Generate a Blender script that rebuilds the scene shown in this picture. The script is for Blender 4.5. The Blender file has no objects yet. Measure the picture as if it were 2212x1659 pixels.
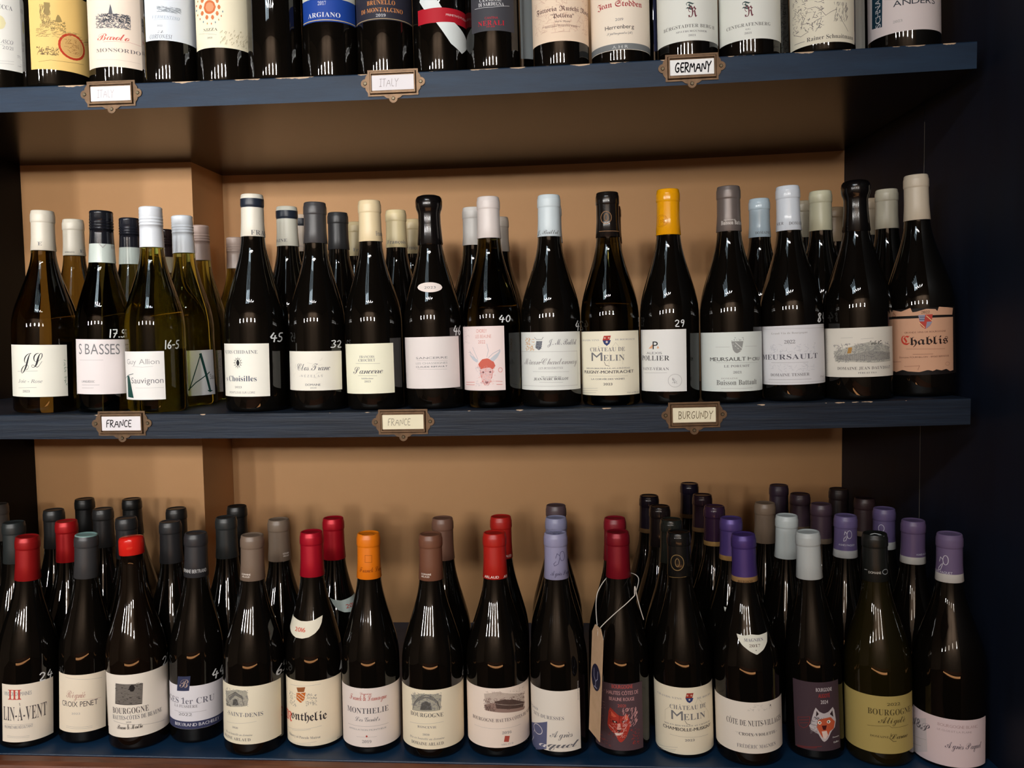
import bpy, bmesh, math, random
from mathutils import Vector, Matrix
random.seed(7)
scene = bpy.context.scene
col = scene.collection
def lin(c):
    return tuple(((v / 255) / 12.92 if v / 255 <= .04045 else ((v / 255 + .055) / 1.055) ** 2.4) for v in c[:3]) + (1,)
# ---------------------------------------------------------------- camera
cam_d = bpy.data.cameras.new('camera'); cam = bpy.data.objects.new('camera', cam_d); col.objects.link(cam)
cam_d.sensor_fit = 'HORIZONTAL'; cam_d.sensor_width = 36; cam_d.lens = 1850.6 / 2212 * 36; cam_d.clip_start = .02
_r = Vector((0.99748869, 0.06893644, -0.0162504)); _u = Vector((0.01179982, 0.0644835, 0.997849)); _f = Vector((-0.06983604, 0.99553485, -0.06350813))
m = Matrix((_r, _u, -_f)).transposed().to_4x4(); m.translation = Vector((0.0, -1.1532, 0.1103)); cam.matrix_world = m
scene.camera = cam
# ---------------------------------------------------------------- exposure, world, lights
scene.view_settings.view_transform = 'Standard'; scene.view_settings.look = 'None'
scene.view_settings.gamma = 1; scene.view_settings.use_curve_mapping = False; scene.view_settings.exposure = 0.0
world = bpy.data.worlds.new('world'); scene.world = world; world.use_nodes = True
world.node_tree.nodes['Background'].inputs[0].default_value = (.02, .018, .015, 1)
world.node_tree.nodes['Background'].inputs[1].default_value = 1.0
def area(name, loc, target, sx, sy, power, color, spread=180):
    d = bpy.data.lights.new(name, 'AREA'); d.shape = 'RECTANGLE'; d.size = sx; d.size_y = sy; d.energy = power; d.color = color; d.spread = math.radians(spread)
    o = bpy.data.objects.new(name, d); col.objects.link(o); o.location = loc
    o.rotation_euler = (Vector(target) - Vector(loc)).to_track_quat('-Z', 'Y').to_euler(); return o
WARM = (1.0, .99, .96)
LAMPS = [(-2.9, -3.3), (-1.9, -3.4), (-1.0, -3.4), (-.15, -3.4), (.7, -3.4)]       # the shop's row of hanging lamps
for i, (x, y) in enumerate(LAMPS):
    area('lamp_light', (x, y + .03, .62), (-.75, .4, .56), .13, .22, (58, 54, 48, 40, 36)[i] * .080, WARM, 46)
for k in range(3):
    area('roof_light', (-.95 + .17 * k, -1.75, 1.370), (-.65 + .1 * k, -.6, 0), .05, .7, 3, (.74, .9, 1.0))
for k in range(4):
    area('overhead_fill', (-.85 + .3 * k, -2.2, 1.37), (-.7 + .2 * k, -2.4, 0), .03, .34, 13, (1.0, .97, .93))  # added soft fill from overhead, raises the ambient light of the room
area('rear_wall_fill', (-.5, -3.75, 1.36), (-.5, -4.3, .2), 2.6, .1, 55, (1.0, .92, .84))  # added fill that brightens the rear wall for its reflection in the bottles
# ---- bottle outlines, millimetres: lists of (height, radius) ----
SH = [(0, 1), (.08, .99), (.16, .955), (.24, .89), (.32, .80), (.43, .645), (.54, .484), (.65, .32), (.75, .19), (.82, .11), (.89, .05), (.95, .015), (1, 0)]
def glass_prof(r, H, b):
    Hn = H - 60.0; rn = 16.3
    p = [(0, r * .55), (0, r * .86), (.8, r * .93), (2.5, r * .975), (6, r)]
    p += [(b * .5, r)]
    for t, f in SH: p.append((b + (Hn - b) * t, rn + (r - rn) * f))
    p += [(H - 40, 15.2), (H - 21, 14.6), (H - 20, 15.5), (H - 6, 15.5), (H - 4, 14.0)]
    return p
def cap_prof(kind, r, H, b, cl):
    g = glass_prof(r, H, b); R = lambda z: rad_at(g, z); zc = H - cl
    if kind == 'screw':
        p = [(zc, R(zc) + .6), (H - 33, 16.0), (H - 27, 15.9)]
        for k in range(3): z = H - 27 + k * 4.2; p += [(z, 16.3), (z + 2.4, 16.3), (z + 2.9, 15.75), (z + 4.1, 15.75)]
        p += [(H - 14, 16.2), (H - 10, 15.75), (H - 9, 16.1), (H - 5, 15.7), (H - 4, 16.0), (H - 1.5, 15.9), (H - .3, 14.6), (H, 13.4)]
        return p
    if kind == 'wax':
        return [(zc, R(zc) + .3), (zc + 2, R(zc) + 1.0), (H - 40, 16.0), (H - 27, 15.8), (H - 23, 16.6), (H - 20, 18.0), (H - 16, 18.9), (H - 9, 19.1), (H - 5, 18.2), (H - 2, 16.2), (H - .5, 12), (H, 7)]
    if kind == 'waxtop':
        return [(zc, 16.4), (zc + 1.2, 17.2), (H - 12, 17.3), (H - 5, 17.0), (H - 2, 16), (H - .5, 13), (H, 7)]
    p = [(zc, R(zc) + .7), (zc + .3, R(zc) + .9)]
    if zc < H - 42: p += [(H - 40, 15.95)]
    p += [(H - 18.3, 15.7), (H - 17.7, 15.65), (H - 17.0, 16.2), (H - 15.5, 16.5), (H - 7, 16.4), (H - 5.2, 16.1), (H - 4.4, 15.7), (H - 1.6, 15.4), (H - .5, 14.9), (H, 14.2), (H - .1, 13.2), (H - .9, 12.5), (H - 1.1, 9)]
    return p
def rad_at(p, z):
    if z <= p[0][0]: return p[0][1]
    for (a, ra), (c, rc) in zip(p, p[1:]):
        if a <= z <= c and c > a: return ra + (rc - ra) * (z - a) / (c - a)
    return p[-1][1]
# every bottle: p = where its base stands (m), r/H/sh = radius, height, shoulder start (mm); print in (angle, mm)
D = [
{'id': 'm1','p': (-0.7769,0.064,0.001),'lean': 0.0231,'r': 45.0,'H': 293.1,'sh': 118,'kind': 'cap','cl': 58,'glass': 'amber','col': (214,206,190),'mat': 'satin','text': 'clear amber-brown glass white-wine bottle with cream capsule,leftmost in front on the middle shelf','shelf': 'mid','label': (-0.839,1.186,23.9,98.4,(222,220,208)),'pr': [('T','bscript',(38,38,42),'JL',-0.238,0.456,66.1,20.45,0),('L',(120,120,122),0.3,[-0.391,60.3,0.304,61.3]),('T','ital',(120,120,122),'Joie - Rose',-0.358,0.431,44.1,4.75,0),('L',(120,120,122),0.3,[-0.365,36.5,0.255,37.4]),('T','serif',(120,120,122),'2023',-0.196,0.047,30.4,3.03,0),('E',(70,120,90),1.071,38.9,1.179,77.3,26,2.63,3,0.35,None)],'cp': [('T','serif',(120,120,122),'E',0.116,0.452,241.8,4.79,0),('L',(120,120,122),0.3,[0.048,247.1,0.505,247.3])]},
{'id': 'm2','p': (-0.6868,0.0612,0.0005),'lean': 0.0249,'r': 38.4,'H': 290.7,'sh': 118,'kind': 'screw','cl': 75,'glass': 'green','col': (22,24,30),'mat': 'gloss','text': 'dark green bottle with black ridged screw cap above a pale band,lilac-white label','shelf': 'mid','label': (-0.733,2.039,26.9,105.4,(216,208,208)),'pr': [('T','sans',(120,120,122),'S BASSES',-0.491,1.066,84.1,14.6,0),('L',(120,120,122),0.25,[-0.462,75.6,0.471,76.0]),('T','bsans',(120,120,122),'LANGUEDOC',-0.364,0.159,43.6,3.02,0),('L',(120,120,122),0.3,[-0.367,40.0,0.325,40.4]),('L',(120,120,122),0.3,[-0.371,35.7,0.122,36.1])],'cp': [('T','sans',(165,163,162),'V in',0.266,1.829,236.5,5.65,0)],'band': (48,75,(196,206,200)),'price': ('17.5',0.692,1.304,108.2,11.3)},
{'id': 'm3','p': (-0.6039,0.0568,0.0002),'lean': 0.0023,'r': 41.6,'H': 294.0,'sh': 118,'kind': 'screw','cl': 58,'glass': 'olive','col': (225,230,238),'mat': 'satin','text': 'olive glass bottle with white ridged screw cap,front of the screw-cap group','shelf': 'mid','label': (-1.256,0.709,18.9,87.4,(220,217,214)),'pr': [('T','sans',(165,163,162),'Guy Allion',-0.726,0.55,69.4,7.22,0),('L',(165,163,162),0.3,[-0.437,66.5,-0.005,65.2,0.343,66.2]),('T','sans',(120,120,122),'Sauvignon',-0.483,0.655,42.3,8.09,0),('L',(165,163,162),0.25,[-0.301,35.9,0.649,35.6]),('P',(30,72,66),[-0.758,52.7,-0.591,52.9,-0.405,21.5,-0.758,22.5]),('L',(30,72,66),0.8,[-1.077,47.8,-0.641,53.9,-0.378,55.8])],'price': ('16-5',0.739,1.266,90.4,11.8)},
{'id': 'r4','p': (-0.599,0.16,0.0002),'lean': -0.0194,'r': 38.3,'H': 294.9,'sh': 118,'kind': 'screw','cl': 58,'glass': 'olive','col': (222,228,236),'mat': 'satin','text': 'olive glass bottle with white ridged screw cap,label with large green capital A','shelf': 'mid','label': (0.245,1.514,15.4,85.2,(212,212,216)),'pr': [('L',(28,70,66),1.5,[0.838,78.9,0.326,24.5]),('L',(28,70,66),4.2,[0.838,78.9,1.195,21.0]),('L',(28,70,66),1.5,[0.231,22.4,0.593,35.6,1.213,50.5]),('P',(28,70,66),[1.045,22.7,1.35,21.7,1.279,20.1,1.078,20.7]),('T','sans',(120,120,122),'Sau',1.217,1.485,39.5,8.0,0)]},
{'id': 'r5','p': (-0.6151,0.25,0.0002),'lean': -0.0085,'r': 38.5,'H': 290.9,'sh': 118,'kind': 'screw','cl': 58,'glass': 'olive','col': (190,165,155),'mat': 'satin','text': 'olive glass bottle with dusky pink screw cap behind the capital A bottle','shelf': 'mid','label': (0.725,1.158,14.1,83.2,(180,170,170)),'pr': [('E',(120,120,122),0.792,19.6,1.118,80.6,60,2.49,4,0.35,0)]},
{'id': 'r6','p': (-0.6278,0.4275,0.0002),'lean': 0.0032,'r': 41.0,'H': 290.0,'sh': 118,'kind': 'screw','cl': 58,'glass': 'olive','col': (185,165,155),'mat': 'satin','text': 'olive bottle with faded pink screw cap at left of the navy-banded capsule','shelf': 'mid'},
{'id': 'r1','p': (-0.8022,0.1913,0.0011),'lean': 0.007,'r': 41.0,'H': 297.0,'sh': 118,'kind': 'cap','cl': 58,'glass': 'amber','col': (212,204,188),'mat': 'satin','text': 'amber glass bottle with cream capsule behind the leftmost bottle','shelf': 'mid','cp': [('T','serif',(120,120,122),'DOMAINE',-0.393,0.565,242.8,1.92,0),('T','serif',(120,120,122),'E',1.035,1.407,243.5,4.87,0)]},
{'id': 'r2','p': (-0.7176,0.2099,0.0006),'lean': 0.0052,'r': 41.0,'H': 300.0,'sh': 118,'kind': 'screw','cl': 75,'glass': 'green','col': (30,32,40),'mat': 'gloss','text': 'bottle with black screw cap and pale band,second of its line','shelf': 'mid','band': (48,75,(190,200,194))},
{'id': 'r3','p': (-0.7032,0.303,0.0005),'lean': 0.0049,'r': 41.0,'H': 292.0,'sh': 118,'kind': 'screw','cl': 75,'glass': 'green','col': (34,24,24),'mat': 'gloss','text': 'bottle with dark screw cap mostly hidden behind the white screw cap','shelf': 'mid','band': (48,75,(150,140,120))},
{'id': 'm4','p': (-0.4561,0.0581,0.0),'lean': 0.0091,'r': 43.3,'H': 308.0,'sh': 118,'kind': 'cap','cl': 60,'glass': 'dark','col': (226,220,206),'mat': 'satin','text': 'tall dark bottle with ivory capsule and navy top ring in the front row','shelf': 'mid','label': (-1.355,0.776,22.1,96.4,(226,222,212)),'pr': [('T','serif',(120,120,122),'NÇOIS CHIDAINE',None,0.401,82.3,4.8,0),('O',(38,38,42),-0.249,69.6,0.065,4.4,0),('O',(38,38,42),-0.252,69.6,0.107,5.7,0.5),('L',(38,38,42),0.5,[-0.15,69.6,-0.095,69.6]),('L',(38,38,42),0.5,[-0.165,67.0,-0.118,65.7]),('L',(38,38,42),0.5,[-0.201,65.1,-0.175,62.8]),('L',(38,38,42),0.5,[-0.252,64.4,-0.254,61.7]),('L',(38,38,42),0.5,[-0.303,65.1,-0.336,62.8]),('L',(38,38,42),0.5,[-0.34,67.0,-0.399,65.6]),('L',(38,38,42),0.5,[-0.353,69.6,-0.42,69.6]),('L',(38,38,42),0.5,[-0.336,72.2,-0.391,73.5]),('L',(38,38,42),0.5,[-0.295,74.2,-0.324,76.4]),('L',(38,38,42),0.5,[-0.243,74.9,-0.241,77.5]),('L',(38,38,42),0.5,[-0.194,74.2,-0.164,76.4]),('L',(38,38,42),0.5,[-0.161,72.2,-0.112,73.5]),('T','serif',(70,80,100),'s Choisilles',None,0.355,43.7,7.47,0),('T','sans',(120,120,122),'2023',-0.389,-0.13,34.1,2.64,0),('T','sans',(165,163,162),'MONTLOUIS SUR LOIRE',None,0.296,26.5,2.86,0)],'cp': [('T','serif',(120,120,122),'FRAN',0.182,1.915,249.9,6.66,0)],'band': (6.5,19,(34,42,56)),'price': ('45',0.79,1.338,98.5,12.4)},
{'id': 'r7','p': (-0.4312,0.1427,0.0),'lean': -0.001,'r': 41.0,'H': 302.0,'sh': 118,'kind': 'cap','cl': 60,'glass': 'dark','col': (216,214,200),'mat': 'satin','text': 'ivory and navy ringed bottle standing second in its line','shelf': 'mid','cp': [('T','serif',(120,120,122),'DAINE',-1.234,0.275,247.8,4.72,0)],'band': (6.5,19,(34,42,56))},
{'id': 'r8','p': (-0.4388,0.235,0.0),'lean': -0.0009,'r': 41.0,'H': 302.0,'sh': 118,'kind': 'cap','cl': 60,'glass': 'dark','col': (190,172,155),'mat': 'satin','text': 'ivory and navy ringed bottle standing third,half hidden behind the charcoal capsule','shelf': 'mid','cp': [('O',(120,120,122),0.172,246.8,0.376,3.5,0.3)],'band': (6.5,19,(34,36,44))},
{'id': 'm5','p': (-0.3668,0.064,0.0001),'lean': 0.0093,'r': 39.7,'H': 295.1,'sh': 118,'kind': 'cap','cl': 58,'glass': 'dark','col': (62,60,62),'mat': 'satin','text': 'dark bottle with charcoal capsule and low wide cream label,front row','shelf': 'mid','label': (-1.213,1.261,28.8,84.0,(220,216,205)),'pr': [('T','bscript',(120,120,122),'Clos Tranc',-0.519,0.717,57.1,9.64,0),('T','serif',(165,163,162),'V É Z E L A Y',-0.343,0.455,47.7,3.29,0),('T','bsans',(120,120,122),'DOMAINE',-0.179,0.356,35.6,2.86,0),('T','sans',(120,120,122),'2020',-0.006,0.214,31.7,1.98,0),('E',(205,200,190),-0.695,43.3,0.434,76.2,14,8.77,5,0.3,None)],'price': ('32',0.765,1.231,88.8,10.2)},
{'id': 'r9','p': (-0.3655,0.1928,0.0001),'lean': -0.0025,'r': 41.0,'H': 298.0,'sh': 118,'kind': 'cap','cl': 58,'glass': 'dark','col': (48,48,50),'mat': 'satin','text': 'dark bottle with charcoal capsule behind the low wide cream label','shelf': 'mid'},
{'id': 'm6','p': (-0.2819,0.064,0.0004),'lean': -0.0103,'r': 40.9,'H': 295.3,'sh': 118,'kind': 'cap','cl': 58,'glass': 'dark','col': (228,208,168),'mat': 'satin','text': 'dark bottle with pale yellow capsule and square cream label,front row','shelf': 'mid','label': (-1.342,0.913,23.3,93.2,(230,222,200)),'pr': [('T','serif',(120,120,122),'FRANÇOIS',-0.317,0.205,73.3,3.26,0),('T','serif',(120,120,122),'CROCHET',-0.36,0.232,68.3,3.7,0),('L',(120,120,122),0.3,[-0.477,65.9,0.388,65.2]),('T','bscript',(110,108,108),'Sancerre',-0.609,0.483,51.3,9.59,0),('L',(120,120,122),0.3,[-0.395,48.8,0.278,48.3]),('T','serif',(120,120,122),'Millésime',-0.275,0.152,43.7,1.96,0),('T','serif',(120,120,122),'2023',-0.162,0.058,39.3,2.4,0)],'cp': [('T','serif',(120,120,122),'François',0.7,1.779,245.1,6.2,0)]},
{'id': 'r10','p': (-0.2692,0.1789,0.0005),'lean': -0.0046,'r': 41.0,'H': 297.0,'sh': 118,'kind': 'cap','cl': 58,'glass': 'dark','col': (222,204,160),'mat': 'satin','text': 'bottle with pale yellow capsule just right of its front-row twin','shelf': 'mid','cp': [('T','serif',(120,120,122),'François',-0.789,1.154,244.5,5.77,0)]},
{'id': 'r11','p': (-0.366,0.3067,0.0001),'lean': -0.0025,'r': 41.0,'H': 297.0,'sh': 118,'kind': 'cap','cl': 58,'glass': 'dark','col': (196,178,138),'mat': 'satin','text': 'bottle with dull yellow capsule peeping out left of its front-row twin','shelf': 'mid','cp': [('T','serif',(120,120,122),'Fr',-0.057,0.452,246.4,5.82,0)]},
{'id': 'r12','p': (-0.2649,0.2924,0.0005),'lean': -0.0047,'r': 41.0,'H': 297.0,'sh': 118,'kind': 'cap','cl': 58,'glass': 'dark','col': (200,180,140),'mat': 'satin','text': 'dull yellow capsule bottle beside the black wax-topped neck','shelf': 'mid','cp': [('T','serif',(120,120,122),'Franço',-0.401,0.701,245.9,6.26,0)]},
{'id': 'm7','p': (-0.1955,0.064,0.0009),'lean': -0.0136,'r': 40.7,'H': 300.3,'sh': 118,'kind': 'wax','cl': 70,'glass': 'dark','col': (14,12,12),'mat': 'gloss','text': 'black wax-topped bottle with small oval vintage sticker on its shoulder','shelf': 'mid','label': (-1.557,1.193,29.0,100.7,(214,206,204)),'pr': [('T','sans',(120,120,122),'SANCERRE',-0.507,0.623,70.2,2.81,0),('L',(120,120,122),0.2,[-0.475,68.7,0.621,67.5]),('T','sans',(165,163,162),'LES CHASSEIGNES',-0.515,0.616,62.9,2.6,0),('T','bsans',(120,120,122),'CLAUDE RIFFAULT',-0.521,0.612,58.3,2.17,0),('L',(120,120,122),0.2,[-0.456,56.5,0.598,55.3])],'stick': [([0.625,169.1,0.595,167.3,0.531,165.6,0.44,164.2,0.329,163.1,0.207,162.5,0.078,162.4,-0.052,162.8,-0.179,163.6,-0.296,164.9,-0.396,166.5,-0.467,168.3,-0.5,170.2,-0.487,172.0,-0.428,173.6,-0.33,174.9,-0.205,175.8,-0.064,176.3,0.084,176.4,0.229,176.1,0.363,175.3,0.478,174.1,0.565,172.7,0.615,171.0],(218,206,200),[('T','sans',(120,120,122),'2023',-0.163,0.324,167.6,3.28,0)])],'price': ('46',0.887,1.348,102.2,12.7)},
{'id': 'm8','p': (-0.1122,0.0639,0.0015),'lean': -0.0095,'r': 40.5,'H': 294.9,'sh': 118,'kind': 'cap','cl': 58,'glass': 'amber2','col': (218,208,204),'mat': 'satin','text': 'amber-green bottle with pinkish grey capsule and pink stag drawing label','shelf': 'mid','label': (-1.538,0.532,24.8,113.7,(222,206,204)),'pr': [('T','sans',(214,150,140),'CHOREY',-0.458,-0.072,104.9,4.9,0),('T','sans',(214,160,150),'LES BEAUNE',-0.498,0.072,97.5,4.45,0),('T','sans',(214,150,140),'2022',-0.393,-0.138,90.0,4.46,0),('E',(165,163,162),-1.115,73.7,-0.786,111.1,20,3.17,2,0.25,0),('P',(205,100,84),[-0.416,61.4,-0.27,68.1,-0.068,69.5,0.123,65.5,0.19,58.8,0.087,53.3,0.006,56.7,-0.191,55.8,-0.341,53.6]),('L',(170,175,185),0.6,[-0.426,64.8,-0.626,73.8,-0.783,79.4,-0.69,71.6,-0.458,65.9]),('L',(170,175,185),0.6,[-0.04,70.2,0.102,75.6,0.357,80.9,0.237,71.0,0.068,66.7]),('L',(170,175,185),0.5,[-0.424,68.2,-0.549,78.3,-0.63,85.0]),('L',(170,175,185),0.5,[-0.095,71.3,-0.033,80.2,-0.083,89.2]),('P',(196,200,208),[-0.415,62.6,-0.632,67.1,-0.807,74.9,-0.613,72.0,-0.412,67.0]),('P',(196,200,208),[-0.003,67.9,0.156,73.3,0.397,80.2,0.276,70.5,0.117,64.4]),('P',(226,190,188),[-0.372,53.6,-0.22,55.8,0.006,56.1,0.12,53.3,0.081,44.3,0.01,37.7,-0.066,31.9,-0.208,32.0,-0.292,38.3,-0.347,45.7]),('L',(200,110,100),0.5,[-0.341,53.6,-0.305,44.6,-0.217,35.6,-0.174,32.0]),('L',(200,110,100),0.5,[0.098,53.3,0.059,44.4,-0.024,35.9,-0.072,31.9]),('O',(120,80,84),-0.236,50.2,0.041,1.3,0),('O',(120,80,84),0.008,50.5,0.039,1.3,0),('P',(150,90,90),[-0.181,37.4,-0.057,37.5,-0.093,34.2,-0.149,34.0]),('E',(214,120,110),-0.441,33.3,0.165,60.2,60,3.13,7,0.3,None),('E',(180,180,190),-0.544,31.1,-0.002,58.0,60,3.14,8,0.25,None),('O',(205,90,80),0.356,52.9,0.069,3.1,0.5),('L',(205,90,80),0.5,[-1.069,36.0,-0.587,36.4]),('L',(205,90,80),0.5,[-1.076,32.6,-0.59,32.8]),('L',(205,90,80),0.5,[0.187,37.5,0.413,36.7]),('L',(205,90,80),0.5,[0.212,33.0,0.411,32.7])],'price': ('40',0.326,0.776,118.6,9.4)},
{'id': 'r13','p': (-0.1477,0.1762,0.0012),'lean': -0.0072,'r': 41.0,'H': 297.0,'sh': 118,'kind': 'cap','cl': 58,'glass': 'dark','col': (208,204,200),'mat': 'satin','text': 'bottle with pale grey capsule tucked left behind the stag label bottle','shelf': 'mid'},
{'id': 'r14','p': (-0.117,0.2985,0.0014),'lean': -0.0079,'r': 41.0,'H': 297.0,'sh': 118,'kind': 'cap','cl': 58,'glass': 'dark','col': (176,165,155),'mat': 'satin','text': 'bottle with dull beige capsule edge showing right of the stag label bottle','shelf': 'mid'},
{'id': 'm9','p': (-0.0289,0.0641,0.0022),'lean': -0.0019,'r': 42.2,'H': 294.4,'sh': 118,'kind': 'cap','cl': 58,'glass': 'dark','col': (206,218,224),'mat': 'satin','text': 'dark bottle with glossy pale blue-white capsule and framed label with a gilt lion','shelf': 'mid','label': (-1.692,1.305,23.6,103.7,(216,218,214)),'pr': [('E',(206,150,70),-0.962,78.0,-0.54,96.3,70,2.69,3,0.45,None),('P',(120,124,130),[-0.507,91.4,-0.258,91.3,-0.261,82.8,-0.375,78.4,-0.511,82.5]),('E',(70,70,85),-0.491,80.7,-0.277,90.0,24,1.78,4,0.4,None),('L',(120,120,122),0.6,[-0.536,96.3,-0.463,93.6,-0.273,93.5,-0.228,96.6]),('T','bscript',(130,130,135),'J. M. Boillot',-0.088,1.001,85.7,7.98,0),('L',(165,163,162),0.3,[-1.369,76.9,1.047,76.4]),('L',(165,163,162),0.3,[1.047,76.4,1.06,29.2]),('L',(165,163,162),0.3,[-1.213,29.4,1.06,29.2]),('T','bscript',(165,163,162),'Mâcon-Chardonnay',-1.063,1.014,59.0,8.43,0),('T','ital',(120,120,122),'LES BUSSIÈRETTES',-0.403,0.41,52.7,2.67,0),('L',(120,120,122),0.2,[-0.623,49.4,0.633,48.6]),('T','serif',(120,120,122),'Mis en bouteille par',-0.311,0.349,41.4,1.56,0),('T','serif',(38,38,42),'JEAN-MARC BOILLOT',-0.583,0.602,37.4,3.34,0),('L',(120,120,122),0.25,[-0.382,34.7,0.403,34.3])],'cp': [('T','bscript',(120,120,122),'J. Boillot',-1.244,0.889,239.3,5.83,0)],'price': ('42',0.928,1.559,105.2,13.0)},
{'id': 'r15','p': (-0.0263,0.1763,0.0022),'lean': -0.0099,'r': 41.0,'H': 297.0,'sh': 118,'kind': 'cap','cl': 58,'glass': 'dark','col': (196,206,212),'mat': 'satin','text': 'bottle with pale blue-white capsule almost hidden behind the gilt lion label','shelf': 'mid'},
{'id': 'm10','p': (0.0557,0.0637,0.0031),'lean': -0.0121,'r': 40.7,'H': 295.0,'sh': 118,'kind': 'cap','cl': 62,'glass': 'amber2','col': (24,20,18),'mat': 'gloss','text': 'dark bottle with glossy black capsule and round gilt emblem,middle shelf','shelf': 'mid','label': (-1.762,1.225,14.6,102.6,(224,218,198)),'pr': [('P',(176,56,48),[-0.301,96.3,-0.023,96.4,-0.026,90.3,-0.304,90.1]),('P',(46,60,110),[-0.304,90.1,-0.026,90.3,-0.033,86.7,-0.165,82.5,-0.295,86.6]),('O',(220,200,190),-0.162,87.8,0.043,1.5,0),('O',(210,170,150),-0.225,93.3,0.033,1.3,0),('O',(210,170,150),-0.094,93.4,0.032,1.3,0),('T','serif',(165,163,162),'GRANDS VINS',-1.278,-0.431,89.5,2.23,0),('T','serif',(165,163,162),'DE BOURGOGNE',0.115,0.916,89.7,2.21,0),('T','serif',(120,120,122),'CHÂTEAU DE',-0.787,0.457,75.1,5.3,0),('T','sans',(120,120,122),'M',-0.738,-0.32,62.1,11.56,0),('T','serif',(120,120,122),'ELIN',-0.291,0.432,62.1,7.95,0),('L',(38,38,42),0.5,[-0.264,60.9,-0.212,56.0,-0.093,55.0]),('L',(205,198,180),0.4,[-0.102,57.4,-0.065,76.2,0.13,87.0,0.349,75.7,0.369,56.8]),('L',(165,163,162),0.25,[-1.005,51.8,0.656,50.8]),('T','serif',(120,120,122),'MIS EN BOUTEILLE AU CHÂTEAU',-1.006,0.656,51.0,1.77,0),('T','bsans',(80,78,80),'PULIGNY-MONTRACHET',-1.15,0.807,44.8,3.99,0),('L',(120,120,122),0.2,[-0.895,41.5,0.547,40.8]),('T','bsans',(120,120,122),'LA CORVÉE DES VIGNES',-0.764,0.417,36.0,2.22,0),('T','bsans',(80,78,80),'2023',-0.31,-0.009,28.6,3.11,0),('L',(165,163,162),0.3,[-1.357,23.4,-0.517,24.8]),('L',(165,163,162),0.3,[-1.365,20.2,-0.519,21.7]),('L',(165,163,162),0.3,[-1.374,17.0,-0.584,18.5]),('T','sans',(165,163,162),'750 ml 13% vol',0.5,1.099,16.6,1.79,0)],'cp': [('O',(150,112,80),-0.195,259.2,0.47,8.4,0.9),('O',(150,112,80),-0.18,259.2,0.17,4.9,0.9),('L',(150,112,80),0.7,[-0.828,240.7,1.032,240.1])],'price': ('93',1.233,1.485,108.0,12.2)},
{'id': 'r16','p': (0.0672,0.2152,0.0032),'lean': -0.0119,'r': 41.0,'H': 297.0,'sh': 118,'kind': 'cap','cl': 58,'glass': 'dark','col': (40,20,14),'mat': 'gloss','text': 'bottle with black capsule almost hidden behind the gilt emblem capsule','shelf': 'mid'},
{'id': 'm11','p': (0.1382,0.0647,0.0041),'lean': -0.0073,'r': 40.9,'H': 296.1,'sh': 118,'kind': 'cap','cl': 63,'glass': 'dark','col': (232,160,12),'mat': 'gloss','text': 'dark bottle with bright yellow capsule','shelf': 'mid','label': (-1.39,0.463,17.9,102.7,(216,216,214)),'pr': [('P',(226,170,130),[-0.881,76.8,-0.689,83.1,-0.692,76.8]),('P',(226,170,130),[-0.507,80.8,-0.462,77.2,-0.55,76.8]),('T','sans',(38,38,42),'P',-0.705,-0.509,75.9,10.62,0),('T','sans',(120,120,122),'ALEXIS',-0.982,-0.37,69.1,3.11,0),('T','serif',(80,80,82),'POLLIER',-1.269,-0.126,60.4,6.65,0),('T','serif',(120,120,122),'SAINT-VÉRAN',-1.212,-0.145,47.1,3.78,0),('L',(120,120,122),0.25,[-1.122,43.2,-0.21,43.8]),('O',(165,163,162),0.052,32.8,0.228,8.8,0.4),('E',(120,120,122),-0.043,28.6,0.145,36.4,16,2.65,3,0.3,None)],'cp': [('O',(190,120,10),-0.732,252.2,0.59,8.0,0.6),('O',(190,120,10),-0.658,252.2,0.394,6.2,0.4),('E',(170,100,10),-0.863,248.4,-0.388,255.8,14,2.23,5,0.4,None)],'price': ('29',0.057,0.378,106.1,9.2)},
{'id': 'm12','p': (0.2229,0.0633,0.0054),'lean': -0.0145,'r': 41.8,'H': 296.4,'sh': 118,'kind': 'cap','cl': 62,'glass': 'dark','col': (118,108,104),'mat': 'metal','text': 'dark bottle with pewter grey capsule and cool white crest label','shelf': 'mid','label': (-1.459,1.41,15.9,96.3,(206,212,208)),'pr': [('P',(150,152,150),[-0.158,83.9,0.23,83.8,0.216,75.5,0.13,69.9,0.01,67.2,-0.084,70.2,-0.15,75.9]),('L',(215,218,214),0.9,[-0.107,80.4,0.131,71.1]),('L',(215,218,214),0.9,[-0.027,82.1,0.187,73.7]),('E',(120,120,122),-0.157,84.7,0.249,89.3,18,2.25,4,0.3,None),('L',(165,163,162),0.3,[-0.672,76.6,-0.213,76.5]),('L',(165,163,162),0.3,[0.292,76.7,0.767,76.2]),('T','bsans',(90,92,90),'MEURSAULT 1',-0.89,0.4,57.4,4.98,0),('T','bsans',(90,92,90),'ER',0.414,0.521,59.2,2.04,0),('T','bsans',(90,92,90),'CRU',0.555,0.914,57.0,4.33,0),('L',(120,120,122),0.2,[-0.662,55.3,0.803,54.1]),('T','serif',(120,120,122),'LE PORUSOT',-0.398,0.436,48.8,3.17,0),('T','serif',(120,120,122),'2021',-0.11,0.159,40.4,2.95,0),('T','serif',(165,163,162),'DOMAINE',-0.497,0.036,32.9,1.82,0),('T','serif',(110,112,110),'Buisson Battault',-0.657,0.74,24.8,6.81,0),('L',(165,163,162),0.3,[-0.502,20.4,0.54,20.0])],'cp': [('T','serif',(220,214,208),'Buisson Battault',-0.831,1.376,243.0,5.48,0),('T','sans',(220,214,208),'DOMAINE',-0.571,0.387,248.6,1.6,0)]},
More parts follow.
